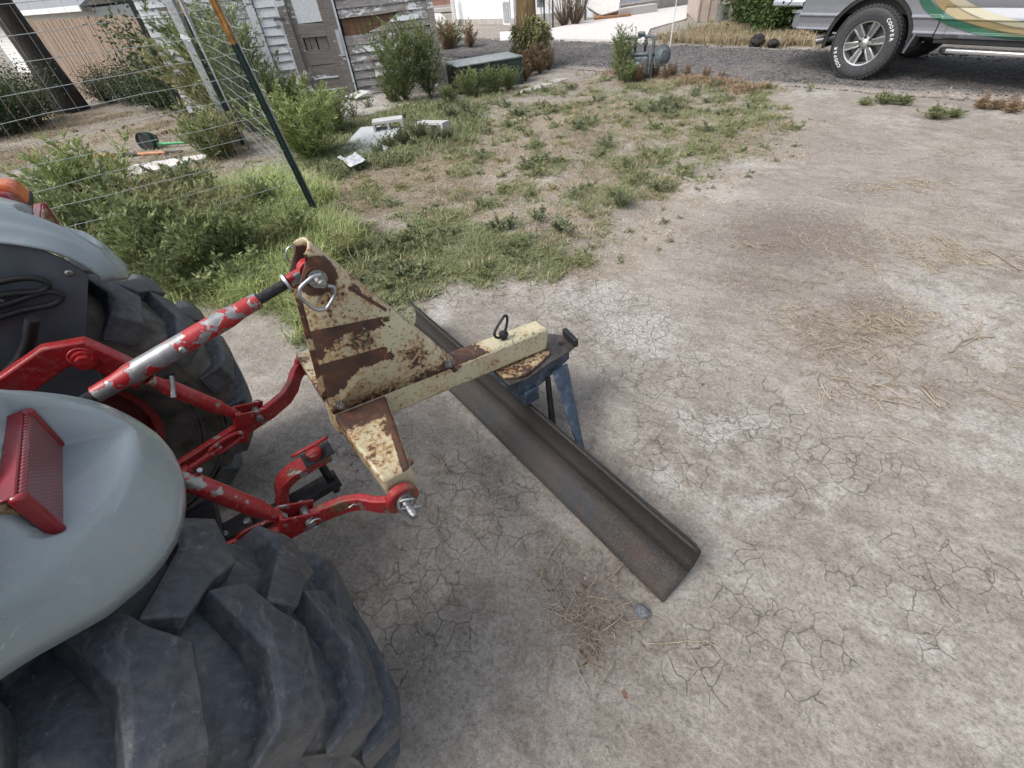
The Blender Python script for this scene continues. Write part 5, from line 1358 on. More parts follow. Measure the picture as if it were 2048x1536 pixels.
# ------------------------------------------------------------------ backdrop right: buildings across the alley
def wall_from(name, label, p, q, h, depth, mat, cat='building'):
    p, q = np.array(p[:2]), np.array(q[:2]); L = np.hypot(*(q - p)); a = math.atan2(q[1] - p[1], q[0] - p[0])
    o = thing(name, label, cat, (p[0], p[1], 0), a); MB().box((L / 2, depth / 2, h / 2), (L, depth, h)).build('wall', mat, o, bevel=.01); return o, L
p, q = G(915, 50), G(1029, 49)
wb, L = wall_from('white_building', 'bright white building with a grey door across the alley', p, q, 3.2, 4.0, 'white_wall')
pd = .84 * L
MB().box((pd + .12, -.02, 1.0), (.30, .05, 2.05)).build('door_frame', 'white_paint', wb, bevel=.005); MB().box((pd + .13, -.05, 1.25), (.22, .03, 1.2)).build('door_pane', 'door_grey', wb, bevel=.004); MB().box((pd + .13, -.05, .32), (.22, .03, .5)).build('door_panel', 'truck_light', wb, bevel=.004)
MB().box((L / 2, -.015, .08), (L, .03, .16)).build('footing', 'concrete', wb, bevel=.004)
MB().box((L / 2, 1.9, 3.26), (L + .4, 4.5, .12)).build('roof', 'roof_grey', wb)
p, q = G(1032, 48), G(1195, 33)
mw_, L = wall_from('meter_wall', 'white wall with electric meters beyond the utility pole', p, q, 3.0, 2.5, 'white_wall', 'wall')
MB().box((L / 2, -.015, .1), (L, .04, .2)).build('footing', 'concrete', mw_, bevel=.004)
for i, (px, py) in enumerate(((1068, 30), (1082, 42), (1098, 18))):
    g_ = G(px, 52); o = thing('electric_meter', ['small grey electric meter box on the white wall behind the pole', 'round electric meter on a grey box low on the white wall', 'round electric meter on a grey box high on the white wall'][i], 'electric meter', (g_[0], g_[1] - .12, 0), radians(-30))
    zc = [.95, .62, 1.25][i]
    MB().box((0, 0, zc), (.22, .10, .34)).build('meter_box', 'meter_blue', o, bevel=.01); MB().lathe([(0, .085), (.05, .08), (.08, .05), (.082, .001)], (0, -.05, zc + .06), (0, -1, 0), 18).build('meter_dial', 'truck_light', o, smooth=40)
    MB().tube([(0, 0, 0), (0, 0, zc - .15)], .022, 8).build('conduit', 'truck_light', o); MB().tube([(0, 0, zc + .15), (0, 0, 2.6)], .022, 8).build('conduit', 'truck_light', o)
for px, py in ((1089, 58), (1106, 55), (1170, 40)):
    g_ = G(px, py); b = MB().tube([(0, 0, 0), (0, 0, 1.7)], .022, 8).build('bollard_post', 'black_iron', None); b.location = (g_[0], g_[1], -.02); tag(b, 'thin dark steel post guarding the electric meters', 'post', 'steel posts by the meters')
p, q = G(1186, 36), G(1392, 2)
bw, L = wall_from('shade_tinted_wall', 'long white wall with painted bluish shade and concrete footing across the apron', p, q, 3.0, 3.0, 'wall_shade_tint', 'wall')
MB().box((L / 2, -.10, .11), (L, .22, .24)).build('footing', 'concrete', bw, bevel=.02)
for px, py in ((1272, 20), (1342, 6)):
    g_ = G(px, py); b = MB().tube([(0, 0, 0), (0, 0, 2.2)], .03, 8).build('downpipe', 'black_iron', None); b.location = (g_[0], g_[1] - .1, -.02); tag(b, 'thin dark pipe standing against the shade tinted wall', 'pipe', 'pipes on the blue wall')
# rubble
s_ = G(1196, 36); o = MB(); o.prism([(-.35, 0, 0), (.1, -.02, -.30), (.62, 0, -.18), (.66, 0, .22), (.20, .02, .62), (-.2, 0, .42)], (.05, .22, .05)); b = o.build('concrete_chunk', 'concrete_pale', None, bevel=.02); b.location = (s_[0] - .1, s_[1] - .4, .33); b.rotation_euler = (radians(-38), 0, radians(-12)); tag(b, 'broken slab of pale concrete leaning by the wall', 'rubble')
s_ = G(1240, 33)
for i, (l, w, rz_, ry, zz, mt, lab) in enumerate(((1.5, .18, .35, -.42, .36, 'board_brown', 'brown plank propped on the rubble by the shade tinted wall'), (1.1, .20, .0, 0, .06, 'board_brown', 'brown plank lying flat in front of the rubble'), (1.3, .30, .25, 0, .12, 'block_grey', 'long grey concrete beam lying by the shade tinted wall'))):
    b = MB().box((0, 0, 0), (l, w, .06 if i < 2 else .20)).build('plank' if i < 2 else 'concrete_beam', mt, None, bevel=.01); b.location = (s_[0] + (-.15, -.35, .45)[i], s_[1] + (-.1, -.45, -.1)[i], zz); b.rotation_euler = (0, ry, rz_); tag(b, lab, 'plank' if i < 2 else 'concrete beam')
# tan ribbed shed, bucket
p, q = G(1392, 46), G(1484, 40)
ts, L = wall_from('tan_metal_shed', 'tan ribbed metal shed behind the green bush', p, q + np.array([1.2, -.2, 0]), 2.4, 2.2, 'tan_metal', 'shed')
for k in range(int(L / .23) + 1): MB().box((k * .23 + .02, -.012, 1.2), (.035, .03, 2.4)).build('rib', 'tan_metal', ts, bevel=.006)
bk = G(1432, 44); b = MB().lathe([(0, .001), (0, .12), (.30, .15), (.31, .158), (.31, .145), (.02, .11), (.02, .001)], (0, 0, 0), (.05, 0, 1), 24).build('bucket', 'galv', None, smooth=40); b.location = (bk[0], bk[1] - .25, .06); tag(b, 'grey metal bucket against the tan ribbed shed', 'bucket')
# brick building far down the street
bb, L = wall_from('brick_building', 'brown brick building far down the street', (-7, 30.0), (1.2, 28.6), 4.0, 5.0, 'brick')
for i in range(3): MB().box((1.2 + i * 2.6, -.03, 2.2), (1.2, .08, 1.3)).build('window', 'glass_dark', bb); MB().box((1.2 + i * 2.6, -.06, 1.52), (1.3, .12, .08)).build('window_sill', 'concrete', bb)
MB().box((L / 2, -.04, .05), (L, .08, .1)).build('plinth', 'concrete', bb)
b = MB().box((0, 0, .45), (.13, .13, .9)).build('bollard', 'white_paint', None, bevel=.02); g_ = G(911, 52); b.location = (g_[0], g_[1], 0); tag(b, 'short white bollard at the corner of the white building', 'bollard')
# green ball hanging on the thin trunk
# ------------------------------------------------------------------ vegetation
def rv(n): 
    v = RNG.normal(size=(n, 3)); return v / np.linalg.norm(v, axis=1, keepdims=True)
class PB:
    """plant builder: stems (3-sided tubes) and leaves (diamond quads)"""
    def __init__(s): s.sv = []; s.sf = []; s.ns = 0; s.lv = []; s.nl = 0; s.tv = []
    def stem(s, P, r0, r1):
        P = np.asarray(P); m = len(P); d = np.gradient(P, axis=0); d /= np.linalg.norm(d, axis=1, keepdims=True) + 1e-9
        a = np.cross(d, [.3, .9, .1]); a /= np.linalg.norm(a, axis=1, keepdims=True) + 1e-9; b = np.cross(d, a)
        r = np.linspace(r0, r1, m)[:, None]
        ring = np.stack([P + r * (a * cos(t) + b * sin(t)) for t in (0, 2.094, 4.188)], 1)
        i = np.arange(m - 1)[:, None] * 3 + s.ns; k = np.arange(3)[None]; l = (k + 1) % 3
        s.sv.append(ring.reshape(-1, 3)); s.sf.append(np.stack([i + k, i + l, i + 3 + l, i + 3 + k], -1).reshape(-1, 4)); s.ns += 3 * m
    def leaves(s, p, d, L, Wd, tip=.5):
        n = len(p); w = np.cross(d, rv(n)); w /= np.linalg.norm(w, axis=1, keepdims=True) + 1e-9
        L = np.broadcast_to(np.asarray(L, float), (n,))[:, None]; Wd = np.broadcast_to(np.asarray(Wd, float), (n,))[:, None]
        mid = p + d * L * .45; up = np.cross(d, w) * L * .06
        s.lv.append(np.stack([p, mid + w * Wd / 2 + up, p + d * L, mid - w * Wd / 2 + up], 1).reshape(-1, 3)); s.nl += n; s.tv.append(np.broadcast_to(np.asarray(tip, float), (n,)).copy())
    def make(s, name, leafmat, stemmat, parent):
        out = []
        if s.sv: out.append(npmesh('stem', np.concatenate(s.sv), np.concatenate(s.sf), stemmat, parent, attrs=dict(tip=np.concatenate([np.full(len(q), RNG.uniform(.35, 1)) for q in s.sv]))))
        if s.lv: out.append(npmesh('foliage', np.concatenate(s.lv), np.arange(s.nl * 4).reshape(-1, 4), leafmat, parent, attrs=dict(tip=np.repeat(np.clip(np.concatenate(s.tv), 0, 1), 4))))
        return out
def curve(p0, d0, L, droop, n=7, wob=.06):
    t = np.linspace(0, 1, n)[:, None]; d0 = np.asarray(d0) / np.linalg.norm(d0)
    side = rv(1)[0] * wob
    return p0 + d0 * L * t + np.array([0, 0, -1]) * droop * L * t ** 2 + side * L * np.sin(t * 3.1) 
def along(P, t):
    i = np.clip((t * (len(P) - 1)).astype(int), 0, len(P) - 2); f = (t * (len(P) - 1) - i)[:, None]
    return P[i] * (1 - f) + P[i + 1] * f, P[i + 1] - P[i]
def kochia(h=.7, spread=.55, stems=16, br=12, lv=14, leaf=(.028, .0045), droop=.12, low=.02):
    b = PB()
    for i in range(stems):
        a = RNG.uniform(0, 2 * pi); ln = RNG.uniform(.05, 1) * spread; L = h * RNG.uniform(.7, 1.1)
        P = curve(np.array([cos(a), sin(a), 0]) * .03 * RNG.random(), (cos(a) * ln, sin(a) * ln, 1), L, droop * RNG.uniform(.2, 1.2))
        b.stem(P, .004, .0012)
        for t in RNG.uniform(low, .98, br):
            p, d = along(P, np.array([t])); a2 = a + RNG.normal() * 1.5
            bl = L * (.40 * (1 - t) + .13) * RNG.uniform(.5, 1.25); shade = RNG.uniform(0, .75)
            B = curve(p[0], (cos(a2) * .8, sin(a2) * .8, RNG.uniform(.5, 1.3)), bl, droop, 5); b.stem(B, .0018, .0006)
            tt = RNG.uniform(.05, 1, lv); q, dd = along(B, tt)
            dv = dd / (np.linalg.norm(dd, axis=1, keepdims=True) + 1e-9) * .9 + rv(lv) * .5; dv /= np.linalg.norm(dv, axis=1, keepdims=True)
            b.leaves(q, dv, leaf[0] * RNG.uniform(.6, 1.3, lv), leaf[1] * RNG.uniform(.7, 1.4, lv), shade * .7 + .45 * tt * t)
        tt = RNG.uniform(.15, 1, 20); q, dd = along(P, tt); dv = dd * 6 / h + rv(20) * .8; dv /= np.linalg.norm(dv, axis=1, keepdims=True)
        b.leaves(q, dv, leaf[0] * 1.2, leaf[1])
    return b
def broad(h=.35, stems=8, lv=14, leaf=(.055, .03), spread=.9):
    b = PB()
    for i in range(stems):
        a = RNG.uniform(0, 2 * pi); ln = RNG.uniform(.1, spread); L = h * RNG.uniform(.6, 1.15)
        P = curve(np.zeros(3), (cos(a) * ln, sin(a) * ln, 1), L, .15); b.stem(P, .0035, .0015)
        tt = RNG.uniform(.15, 1, lv); q, dd = along(P, tt); dv = rv(lv); dv[:, 2] = np.abs(dv[:, 2]) * .5 + .1; dv /= np.linalg.norm(dv, axis=1, keepdims=True)
        b.leaves(q, dv, leaf[0] * RNG.uniform(.5, 1.25, lv), leaf[1] * RNG.uniform(.6, 1.2, lv))
    return b
def foxtail(h=.55, n=26, heads=6):
    b = PB()
    for i in range(n):
        a = RNG.uniform(0, 2 * pi); ln = RNG.uniform(.1, 1.0); L = h * RNG.uniform(.5, 1)
        P = curve(RNG.normal(size=3) * [.03, .03, 0], (cos(a) * ln, sin(a) * ln, 1), L, RNG.uniform(.2, .6), 8); d = np.gradient(P, axis=0); w = np.cross(d, [0, 0, 1]); w /= np.linalg.norm(w, axis=1, keepdims=True) + 1e-9
        ww = (.004 * np.sin(np.linspace(.25, 1, 8) * pi) + .0006)[:, None]
        for k in range(7): b.lv.append(np.stack([P[k] - w[k] * ww[k], P[k] + w[k] * ww[k], P[k + 1] + w[k + 1] * ww[k + 1], P[k + 1] - w[k + 1] * ww[k + 1]])); b.nl += 1; b.tv.append(np.array([.3 + .5 * k / 7]))
    for i in range(heads):
        a = RNG.uniform(0, 2 * pi); P = curve(np.zeros(3), (cos(a) * .5, sin(a) * .5, 1), h * RNG.uniform(.9, 1.25), RNG.uniform(.2, .7), 9); b.stem(P, .0018, .001)
        q, dd = along(P, RNG.uniform(.78, 1, 60)); dv = dd / np.linalg.norm(dd, axis=1, keepdims=True) + rv(60) * .8; b.leaves(q, dv / np.linalg.norm(dv, axis=1, keepdims=True), .012, .004)
    return b
def bush(h=1.5, r=.8, n=2600, leaf=(.06, .035), branches=26):
    b = PB(); tips = []
    for i in range(branches):
        a = RNG.uniform(0, 2 * pi); ln = RNG.uniform(.1, 1) * r / h * 1.4
        P = curve(np.array([cos(a), sin(a), 0]) * r * .12, (cos(a) * ln, sin(a) * ln, 1), h * RNG.uniform(.6, 1.05), .12, 8); b.stem(P, .014, .003); tips.append(P)
    per = n // branches
    for P in tips:
        nc = 7
        for t in RNG.uniform(.12, 1, nc):
            c, _ = along(P, np.array([t])); k = per // nc
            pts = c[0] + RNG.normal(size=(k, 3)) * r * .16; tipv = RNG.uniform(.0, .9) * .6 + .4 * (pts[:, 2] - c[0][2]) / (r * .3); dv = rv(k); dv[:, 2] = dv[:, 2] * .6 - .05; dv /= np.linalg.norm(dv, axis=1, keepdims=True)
            b.leaves(pts, dv, leaf[0] * RNG.uniform(.5, 1.3, k), leaf[1] * RNG.uniform(.5, 1.3, k), tipv)
    return b
PROTO = {}
def proto(key, pb, leafmat, stemmat):
    e = empty('weed', (0, 0, -50)); PROTO[key] = e; pb.make(key, leafmat, stemmat, e); return e
USED = set()
def plant(key, name, loc, label, cat='weed', scale=1.0, rz=None, group=None, sz=None):
    src = PROTO[key]
    if key in USED: o = copy_tree(src)
    else: o = src; USED.add(key)
    o.name = name; o.location = loc; s = scale; o.scale = (s, s, sz or s); o.rotation_euler = (0, 0, RNG.uniform(0, 6.28) if rz is None else rz)
    tag(o, label, cat, group)
    if not group and 'group' in o: del o['group']
    return o
def onG(px, py, z=0): p = G(px, py, z); return (p[0], p[1], float(gz(p[0], p[1])) - .005)

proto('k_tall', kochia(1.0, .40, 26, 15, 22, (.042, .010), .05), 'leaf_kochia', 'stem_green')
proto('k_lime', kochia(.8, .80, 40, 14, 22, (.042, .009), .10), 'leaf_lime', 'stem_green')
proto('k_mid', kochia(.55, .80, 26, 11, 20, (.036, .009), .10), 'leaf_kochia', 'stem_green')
proto('k_sage', kochia(.42, .9, 20, 9, 18, (.030, .011), .10), 'leaf_sage', 'stem_green')
proto('k_olive', kochia(.5, .9, 22, 10, 17, (.030, .008), .14), 'leaf_olive', 'stem_green')
proto('k_dry', kochia(.42, .6, 20, 11, 14, (.024, .008), .10), 'leaf_dry', 'stem_brown')
proto('broad', broad(), 'leaf_sage', 'stem_green')
proto('broad_big', broad(.5, 12, 18, (.075, .045), .7), 'leaf_kochia', 'stem_green')
proto('fox', foxtail(), 'leaf_olive', 'stem_green')
proto('fox_g', foxtail(.4, 40, 2), 'grass_green', 'stem_green')
proto('low', kochia(.22, 1.5, 26, 9, 12, (.022, .006), .35, .05), 'grass_green', 'stem_green')
proto('low_dry', kochia(.2, 1.6, 24, 8, 10, (.02, .004), .45, .05), 'leaf_dry', 'stem_brown')
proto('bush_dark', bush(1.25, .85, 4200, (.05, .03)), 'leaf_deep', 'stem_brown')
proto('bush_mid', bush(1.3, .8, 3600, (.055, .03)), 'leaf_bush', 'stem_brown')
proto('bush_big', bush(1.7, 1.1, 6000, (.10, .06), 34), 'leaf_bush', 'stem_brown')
proto('brush', bush(1.5, .7, 1500, (.03, .006), 60), 'leaf_dry', 'stem_brown')
proto('vine', kochia(.55, .5, 20, 12, 16, (.055, .014), .75), 'leaf_olive', 'stem_green')

# the weeds one can name
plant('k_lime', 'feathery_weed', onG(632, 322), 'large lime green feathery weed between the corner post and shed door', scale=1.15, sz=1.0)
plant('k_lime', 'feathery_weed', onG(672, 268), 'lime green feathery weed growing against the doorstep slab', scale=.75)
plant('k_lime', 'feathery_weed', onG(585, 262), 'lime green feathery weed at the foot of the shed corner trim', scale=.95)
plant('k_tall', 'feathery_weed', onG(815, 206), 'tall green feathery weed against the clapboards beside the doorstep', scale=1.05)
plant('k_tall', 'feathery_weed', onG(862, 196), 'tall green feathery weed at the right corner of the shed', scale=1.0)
plant('k_mid', 'feathery_weed', onG(790, 210), 'low green feathery weed at the edge of the doorstep slab', scale=.8)
plant('k_mid', 'feathery_weed', onG(938, 196), 'bushy green weed in front of the left end of the utility box', scale=.78)
plant('k_mid', 'feathery_weed', onG(985, 190), 'bushy green weed in front of the middle of the utility box', scale=.80)
plant('k_mid', 'feathery_weed', onG(1018, 180), 'bushy green weed in front of the right end of the utility box', scale=.66)
plant('k_mid', 'feathery_weed', onG(900, 208), 'dark green weed between shed corner and utility box', scale=.55)
plant('k_dry', 'dry_weed', onG(895, 100), 'taller rusty brown dry weed behind the utility box beside the shed corner', scale=1.5)
plant('k_dry', 'dry_weed', onG(940, 96), 'rusty brown dry weeds behind the utility box', scale=1.3)
plant('k_olive', 'dry_weed', onG(905, 96), 'tall thin olive weed behind the utility box', scale=1.5)
for px, py, s in ((1058, 152, 1.1), (1080, 148, 1.1), (1098, 140, .9), (1052, 162, .8)): plant('k_dry', 'dry_weed', onG(px, py), 'rusty brown weed clump at the foot of the utility pole', scale=s, group='brown weeds at the pole foot')
for i, (dx, dy, dz) in enumerate(((-.10, -.17, .30), (.10, -.18, .42), (.20, -.06, .25), (.16, -.14, -.02), (-.12, -.14, -.02))):
    plant('vine', 'climbing_weed', (pp[0] + dx, pp[1] + dy, dz), 'olive climbing weed clinging to the utility pole', 'vine', scale=1.15, group='weeds climbing the utility pole')
plant('k_tall', 'feathery_weed', onG(1238, 162), 'upright green weed growing against the gas meter', scale=.68)
plant('k_mid', 'feathery_weed', onG(1252, 168), 'short green weed at the foot of the gas meter', scale=.62)
for px, py, s in ((1285, 158, .62), (1310, 154, .55), (1345, 153, .5), (1375, 152, .45), (1410, 156, .42), (1440, 157, .35), (1275, 165, .6), (1330, 160, .5)): plant('k_dry', 'dry_weed', onG(px, py), 'rusty brown dry weed along the alley edge by the gas meter', scale=s, group='brown weeds by the gas meter')
plant('broad', 'leafy_weed', onG(740, 222), 'leafy weed between the doorstep slab and the cinder blocks', scale=.8); plant('broad', 'leafy_weed', onG(708, 240), 'leafy weed at the near edge of the doorstep slab', scale=.9)
for px, py, s in ((812, 292, .55), (838, 278, .55), (780, 300, .5), (868, 285, .5), (895, 282, .42), (760, 312, .42), (905, 240, .5), (930, 225, .5)): plant('k_sage', 'green_weed', onG(px, py), 'low grey green weed around the cinder blocks', scale=s, group='weeds around the cinder blocks')
plant('k_sage', 'green_weed', onG(1240, 414), 'isolated dark green weed clump at the edge of the bare dirt', scale=.42)
plant('broad', 'green_weed', onG(1617, 184), 'single small spiky weed near the alley edge behind the truck', scale=.5)
for px, py, s in ((1765, 206, .85), (1800, 210, .7), (1868, 236, .85), (1905, 234, .6), (1730, 210, .5)): plant('low', 'grass_clump', onG(px, py), 'green grass clump on the bare verge beside the truck', 'grass clump', scale=s, group='grass clumps by the truck')
for px, py, s in ((1960, 214, .9), (2020, 222, .9), (1990, 216, .8)): plant('low_dry', 'dry_grass_clump', onG(px, py), 'tan dry grass clump on the verge below the truck step', 'grass clump', scale=s, group='dry clumps by the truck')
# tall weeds behind the tractor
tall = [('k_mid', 250, 520, .8), ('k_olive', 300, 470, .8), ('k_mid', 330, 560, .7), ('k_olive', 380, 480, .75), ('k_mid', 430, 560, .6), ('k_lime', 240, 450, .6), ('k_mid', 400, 430, .6),
        ('k_olive', 470, 470, .6), ('k_mid', 500, 530, .55), ('k_olive', 560, 520, .5), ('k_mid', 600, 500, .5), ('broad_big', 470, 580, .75), ('broad_big', 520, 560, .8), ('broad_big', 420, 600, .7), ('broad', 560, 570, 1.0), ('broad', 500, 590, 1.1), ('broad_big', 445, 545, .8),
        ('fox', 600, 540, .7), ('fox', 640, 520, .65), ('fox', 560, 485, .7), ('fox', 480, 430, .7), ('fox', 420, 400, .7), ('fox', 660, 480, .6), ('fox', 520, 440, .6), ('fox', 350, 520, .9), ('fox_g', 620, 580, .7), ('fox_g', 580, 600, .7), ('fox_g', 660, 550, .6),
        ('k_olive', 220, 560, .6), ('k_mid', 190, 480, .8), ('k_olive', 450, 500, .6), ('k_mid', 540, 430, .5), ('fox', 260, 480, .9), ('k_mid', 370, 590, .5), ('fox', 700, 570, .5), ('fox_g', 730, 540, .55), ('k_olive', 690, 520, .4), ('k_olive', 440, 300, .8), ('k_olive', 460, 315, .7), ('k_mid', 430, 320, .6)]
NM = dict(k_mid=('feathery_weed', 'feathery green weed in the thicket behind the tractor'), k_olive=('feathery_weed', 'olive feathery weed in the thicket behind the tractor'), k_lime=('feathery_weed', 'lime feathery weed in the thicket behind the tractor'), broad=('leafy_weed', 'small leafy weed in the thicket behind the tractor'), broad_big=('leafy_weed', 'broad leaved weed in the thicket behind the tractor'), fox=('foxtail_grass', 'arching seed headed grass in the thicket behind the tractor'), fox_g=('foxtail_grass', 'green tuft grass at the edge of the thicket behind the tractor'))
for key, px, py, s in tall: plant(key, NM[key][0], onG(px, py), NM[key][1], scale=s * (.85 if 'broad' in key else 1.7 if py < 575 and px < 520 else 1.35), group=NM[key][1].split(' in the')[0].split(' at the')[0] + ' plants of the thicket')
# shrubs of the yard
sh_ = [('bush_dark', 20, 268, .9), ('bush_dark', 70, 250, .95), ('bush_dark', -40, 280, 1.0), ('bush_dark', 100, 225, .6), ('bush_dark', 225, 205, .62), ('bush_dark', 275, 205, .72), ('bush_dark', 320, 212, .80), ('bush_mid', 350, 215, .85), ('bush_mid', 30, 215, 1.0)]
for key, px, py, s in sh_: plant(key, 'shrub', onG(px, py), 'dark leafy shrub along the foot of the board fence' if key == 'bush_dark' else 'mid green leafy shrub along the foot of the board fence', 'shrub', scale=s, group=('dark' if key == 'bush_dark' else 'mid green') + ' shrubs by the board fence')
plant('k_tall', 'feathery_shrub', onG(530, 272), 'tall feathery olive shrub between the corner post and shed wall', 'shrub', scale=1.45)
plant('k_olive', 'feathery_shrub', onG(505, 262), 'bushy olive shrub at the shed wall behind the corner post', 'shrub', scale=2.2)
plant('k_olive', 'feathery_shrub', onG(455, 245), 'tall yellowing shrub behind the galvanised gate tube', 'shrub', scale=3.0)
plant('k_tall', 'feathery_shrub', onG(490, 255), 'tall feathery green shrub behind the galvanised gate tube', 'shrub', scale=1.6)
plant('bush_dark', 'shrub', onG(425, 225), 'dark shrub filling the gap beside the shed', 'shrub', scale=1.4)
# big bush behind the truck, brush by the wall
plant('bush_big', 'bush', onG(1548, 66), 'big broad leaved green bush behind the truck tailgate', 'bush', scale=.82)
plant('bush_big', 'bush', onG(1500, 52), 'big broad leaved green bush against the tan ribbed shed', 'bush', scale=.8)
plant('bush_big', 'bush', onG(1660, 62), 'broad leaved green bush hidden behind the truck bed', 'bush', scale=1.0)
plant('brush', 'dry_brush', onG(1150, 50), 'taller dry brown brush beside the broken concrete slab', 'brush', scale=.9)
plant('brush', 'dry_brush', onG(1128, 52), 'dry brown brush standing by the electric meter posts', 'brush', scale=.75)
for px, py in ((1380, 60), (1410, 66), (1440, 68), (1360, 70), (1470, 72), (1340, 76), (1500, 80), (1530, 78), (1420, 52)): plant('fox_g', 'grass_clump', onG(px, py), 'green grass clump across the alley below the bush', 'grass clump', scale=.9, group='grass across the alley')
# trees of the yard
def limb_tree(px, r, h, lean, label, mat, seed, crown, crown_mat, fork=True):
    p = G(*px); o = thing('tree', label, 'tree', (p[0], p[1], float(gz(p[0], p[1]))))
    n = 9; zs_ = np.linspace(-.2, h, n); q = MB()
    q.tube([(lean[0] * max(z, 0) / h + .05 * sin(z * 1.3 + seed), lean[1] * max(z, 0) / h, z) for z in zs_], [r * (1.35 - .35 * min(1, i / 2)) * (1 - .045 * i) for i in range(n)], 14); q.build('trunk', mat, o, smooth=60)
    b = PB(); tips = []
    for k in range(crown):
        a = RNG.uniform(0, 2 * pi); p0 = np.array([lean[0] * .8, lean[1] * .8, h * RNG.uniform(.6, 1.0)])
        P = curve(p0, (cos(a), sin(a), RNG.uniform(.1, .8)), RNG.uniform(1.2, 2.6), .15, 8); b.stem(P, .05, .008); tips.append(P)
        for t in RNG.uniform(.25, 1, 9):
            c, _ = along(P, np.array([t])); m = 46; dv = rv(m); dv[:, 2] -= .4; dv /= np.linalg.norm(dv, axis=1, keepdims=True)
            b.leaves(c[0] + RNG.normal(size=(m, 3)) * .28, dv, .09 * RNG.uniform(.5, 1.2, m), .055 * RNG.uniform(.5, 1.2, m))
    s_, f_ = b.make('x', crown_mat, mat, o); s_.name = 'limbs'; f_.name = 'crown'
    return o
limb_tree((142, 222), .25, 4.2, (-.1, .1), 'thick dark trunked tree in the yard before the board fence', 'bark_dark', 1, 14, 'leaf_deep')
limb_tree((408, 218), .16, 4.6, (-.15, .2), 'slim grey trunked tree beside the shed with green ball on it', 'bark_grey', 2, 16, 'leaf_deep')
tp_ = G(405, 216)
b = MB().lathe([(-.13, .001), (-.11, .06), (-.06, .10), (0, .115), (.06, .095), (.11, .04), (.125, .001)], (0, 0, 0), (.3, .1, 1), 18).build('green_ball', 'green_bright', None, smooth=60)
# hangs on the trunk's near side
gb_ = G(295, 88, 1.02); b.location = (tp_[0] - .30, tp_[1] - .12, .98); tag(b, 'bright green plastic ball hung on the slim grey trunk', 'ball')

# ------------------------------------------------------------------ grass and litter that nobody could count
def blades(name, P, h, w, lean, mat, label):
    n = len(P); a = RNG.uniform(0, 2 * pi, n); d = np.stack([np.cos(a), np.sin(a), np.zeros(n)], 1); s = np.stack([-np.sin(a), np.cos(a), np.zeros(n)], 1)
    L = lean * RNG.uniform(.2, 1.2, n); hh = h * RNG.uniform(.45, 1.15, n); ww = w * RNG.uniform(.6, 1.3, n)
    up = np.array([0, 0, 1.0])
    c = lambda x: x[:, None]
    b0 = P - s * c(ww); b1 = P + s * c(ww); m = P + d * c(hh * L * .35) + up * c(hh * .6); m0 = m - s * c(ww * .7); m1 = m + s * c(ww * .7)
    t = P + d * c(hh * L) + up * c(hh * (1 - .35 * np.minimum(L, 1)))
    t0 = t - s * c(ww * .12); t1 = t + s * c(ww * .12)
    V = np.stack([b0, b1, m1, m0, t0, t1], 1).reshape(-1, 3); o = np.arange(n)[:, None] * 6
    Fq = np.concatenate([o + [0, 1, 2, 3], o + [3, 2, 5, 4]])
    tv = np.clip(np.repeat(RNG.uniform(0, 1, n // 4 + 1), 4)[:n], 0, 1); ob = npmesh(name, V, Fq, mat, attrs=dict(tip=np.repeat(tv, 6))); stuff(ob, label); ob['category'] = 'grass'; return ob
def scatter(poly_px, n, dens=None, far=1.0, soft=1.0):
    poly = [G(*p) for p in poly_px]; A = np.array(poly); lo, hi = A[:, :2].min(0), A[:, :2].max(0)
    out = []; tot = 0
    while tot < n:
        x = RNG.uniform(lo[0] - .3, hi[0] + .3, 60000); y = RNG.uniform(lo[1] - .3, hi[1] + .3, 60000)
        jx = (fbm(x * 1.7, y * 1.7, 301) - .47) * 1.5 * soft + RNG.normal(size=60000) * .09 * soft; jy = (fbm(x * 1.7, y * 1.7, 302) - .47) * 1.5 * soft + RNG.normal(size=60000) * .09 * soft
        k = inpoly(x + jx, y + jy, poly)
        k &= RNG.random(60000) < np.clip((4.0 / np.hypot(x, y)) ** far, 0, 1)
        if dens is not None: k &= RNG.random(60000) < dens(x, y)
        x, y = x[k], y[k]; out.append(np.stack([x, y, gz(x, y) - .004], 1)); tot += k.sum()
    return np.concatenate(out)[:n]
LAWN = [(690, 255), (880, 212), (1060, 172), (1130, 160), (1240, 150), (1400, 156), (1530, 172), (1572, 215), (1500, 262), (1490, 300), (1410, 330), (1330, 400), (1200, 430), (1090, 455), (1075, 500), (990, 545), (960, 575), (830, 600), (720, 640), (560, 640), (430, 600), (240, 560), (170, 420), (300, 350), (480, 330), (620, 345)]
def den(x, y, s=0): return sm(.40, .62, fbm(x * 1.6, y * 1.6, 60 + s, 4)) * .85 + .08
def clump(x, y): return np.clip(sm(.49, .62, fbm(x * 3.4, y * 3.4, 71, 5)) * .75 + .015, 0, 1)
def green_zone(x, y):
    v = clump(x, y)
    for px, py, r in ((900, 530, .55), (1010, 470, .35), (800, 560, .6), (1420, 225, 1.2), (1330, 200, .9), (1350, 290, .6), (1500, 230, .7), (1250, 310, .4), (1000, 240, .6), (1480, 195, .7), (600, 580, .7), (850, 480, .4), (960, 500, .35), (740, 600, .3)):
        c = G(px, py); v = np.maximum(v, .9 * np.exp(-((x - c[0]) ** 2 + (y - c[1]) ** 2) / r ** 2) * (.12 + 1.0 * sm(.40, .58, fbm(x * 4.5, y * 4.5, 80, 5))))
    c = G(1085, 475); return np.clip(v, 0, 1) * (1 - .93 * np.exp(-(((x - c[0]) / .42) ** 2 + ((y - c[1]) / .30) ** 2)))
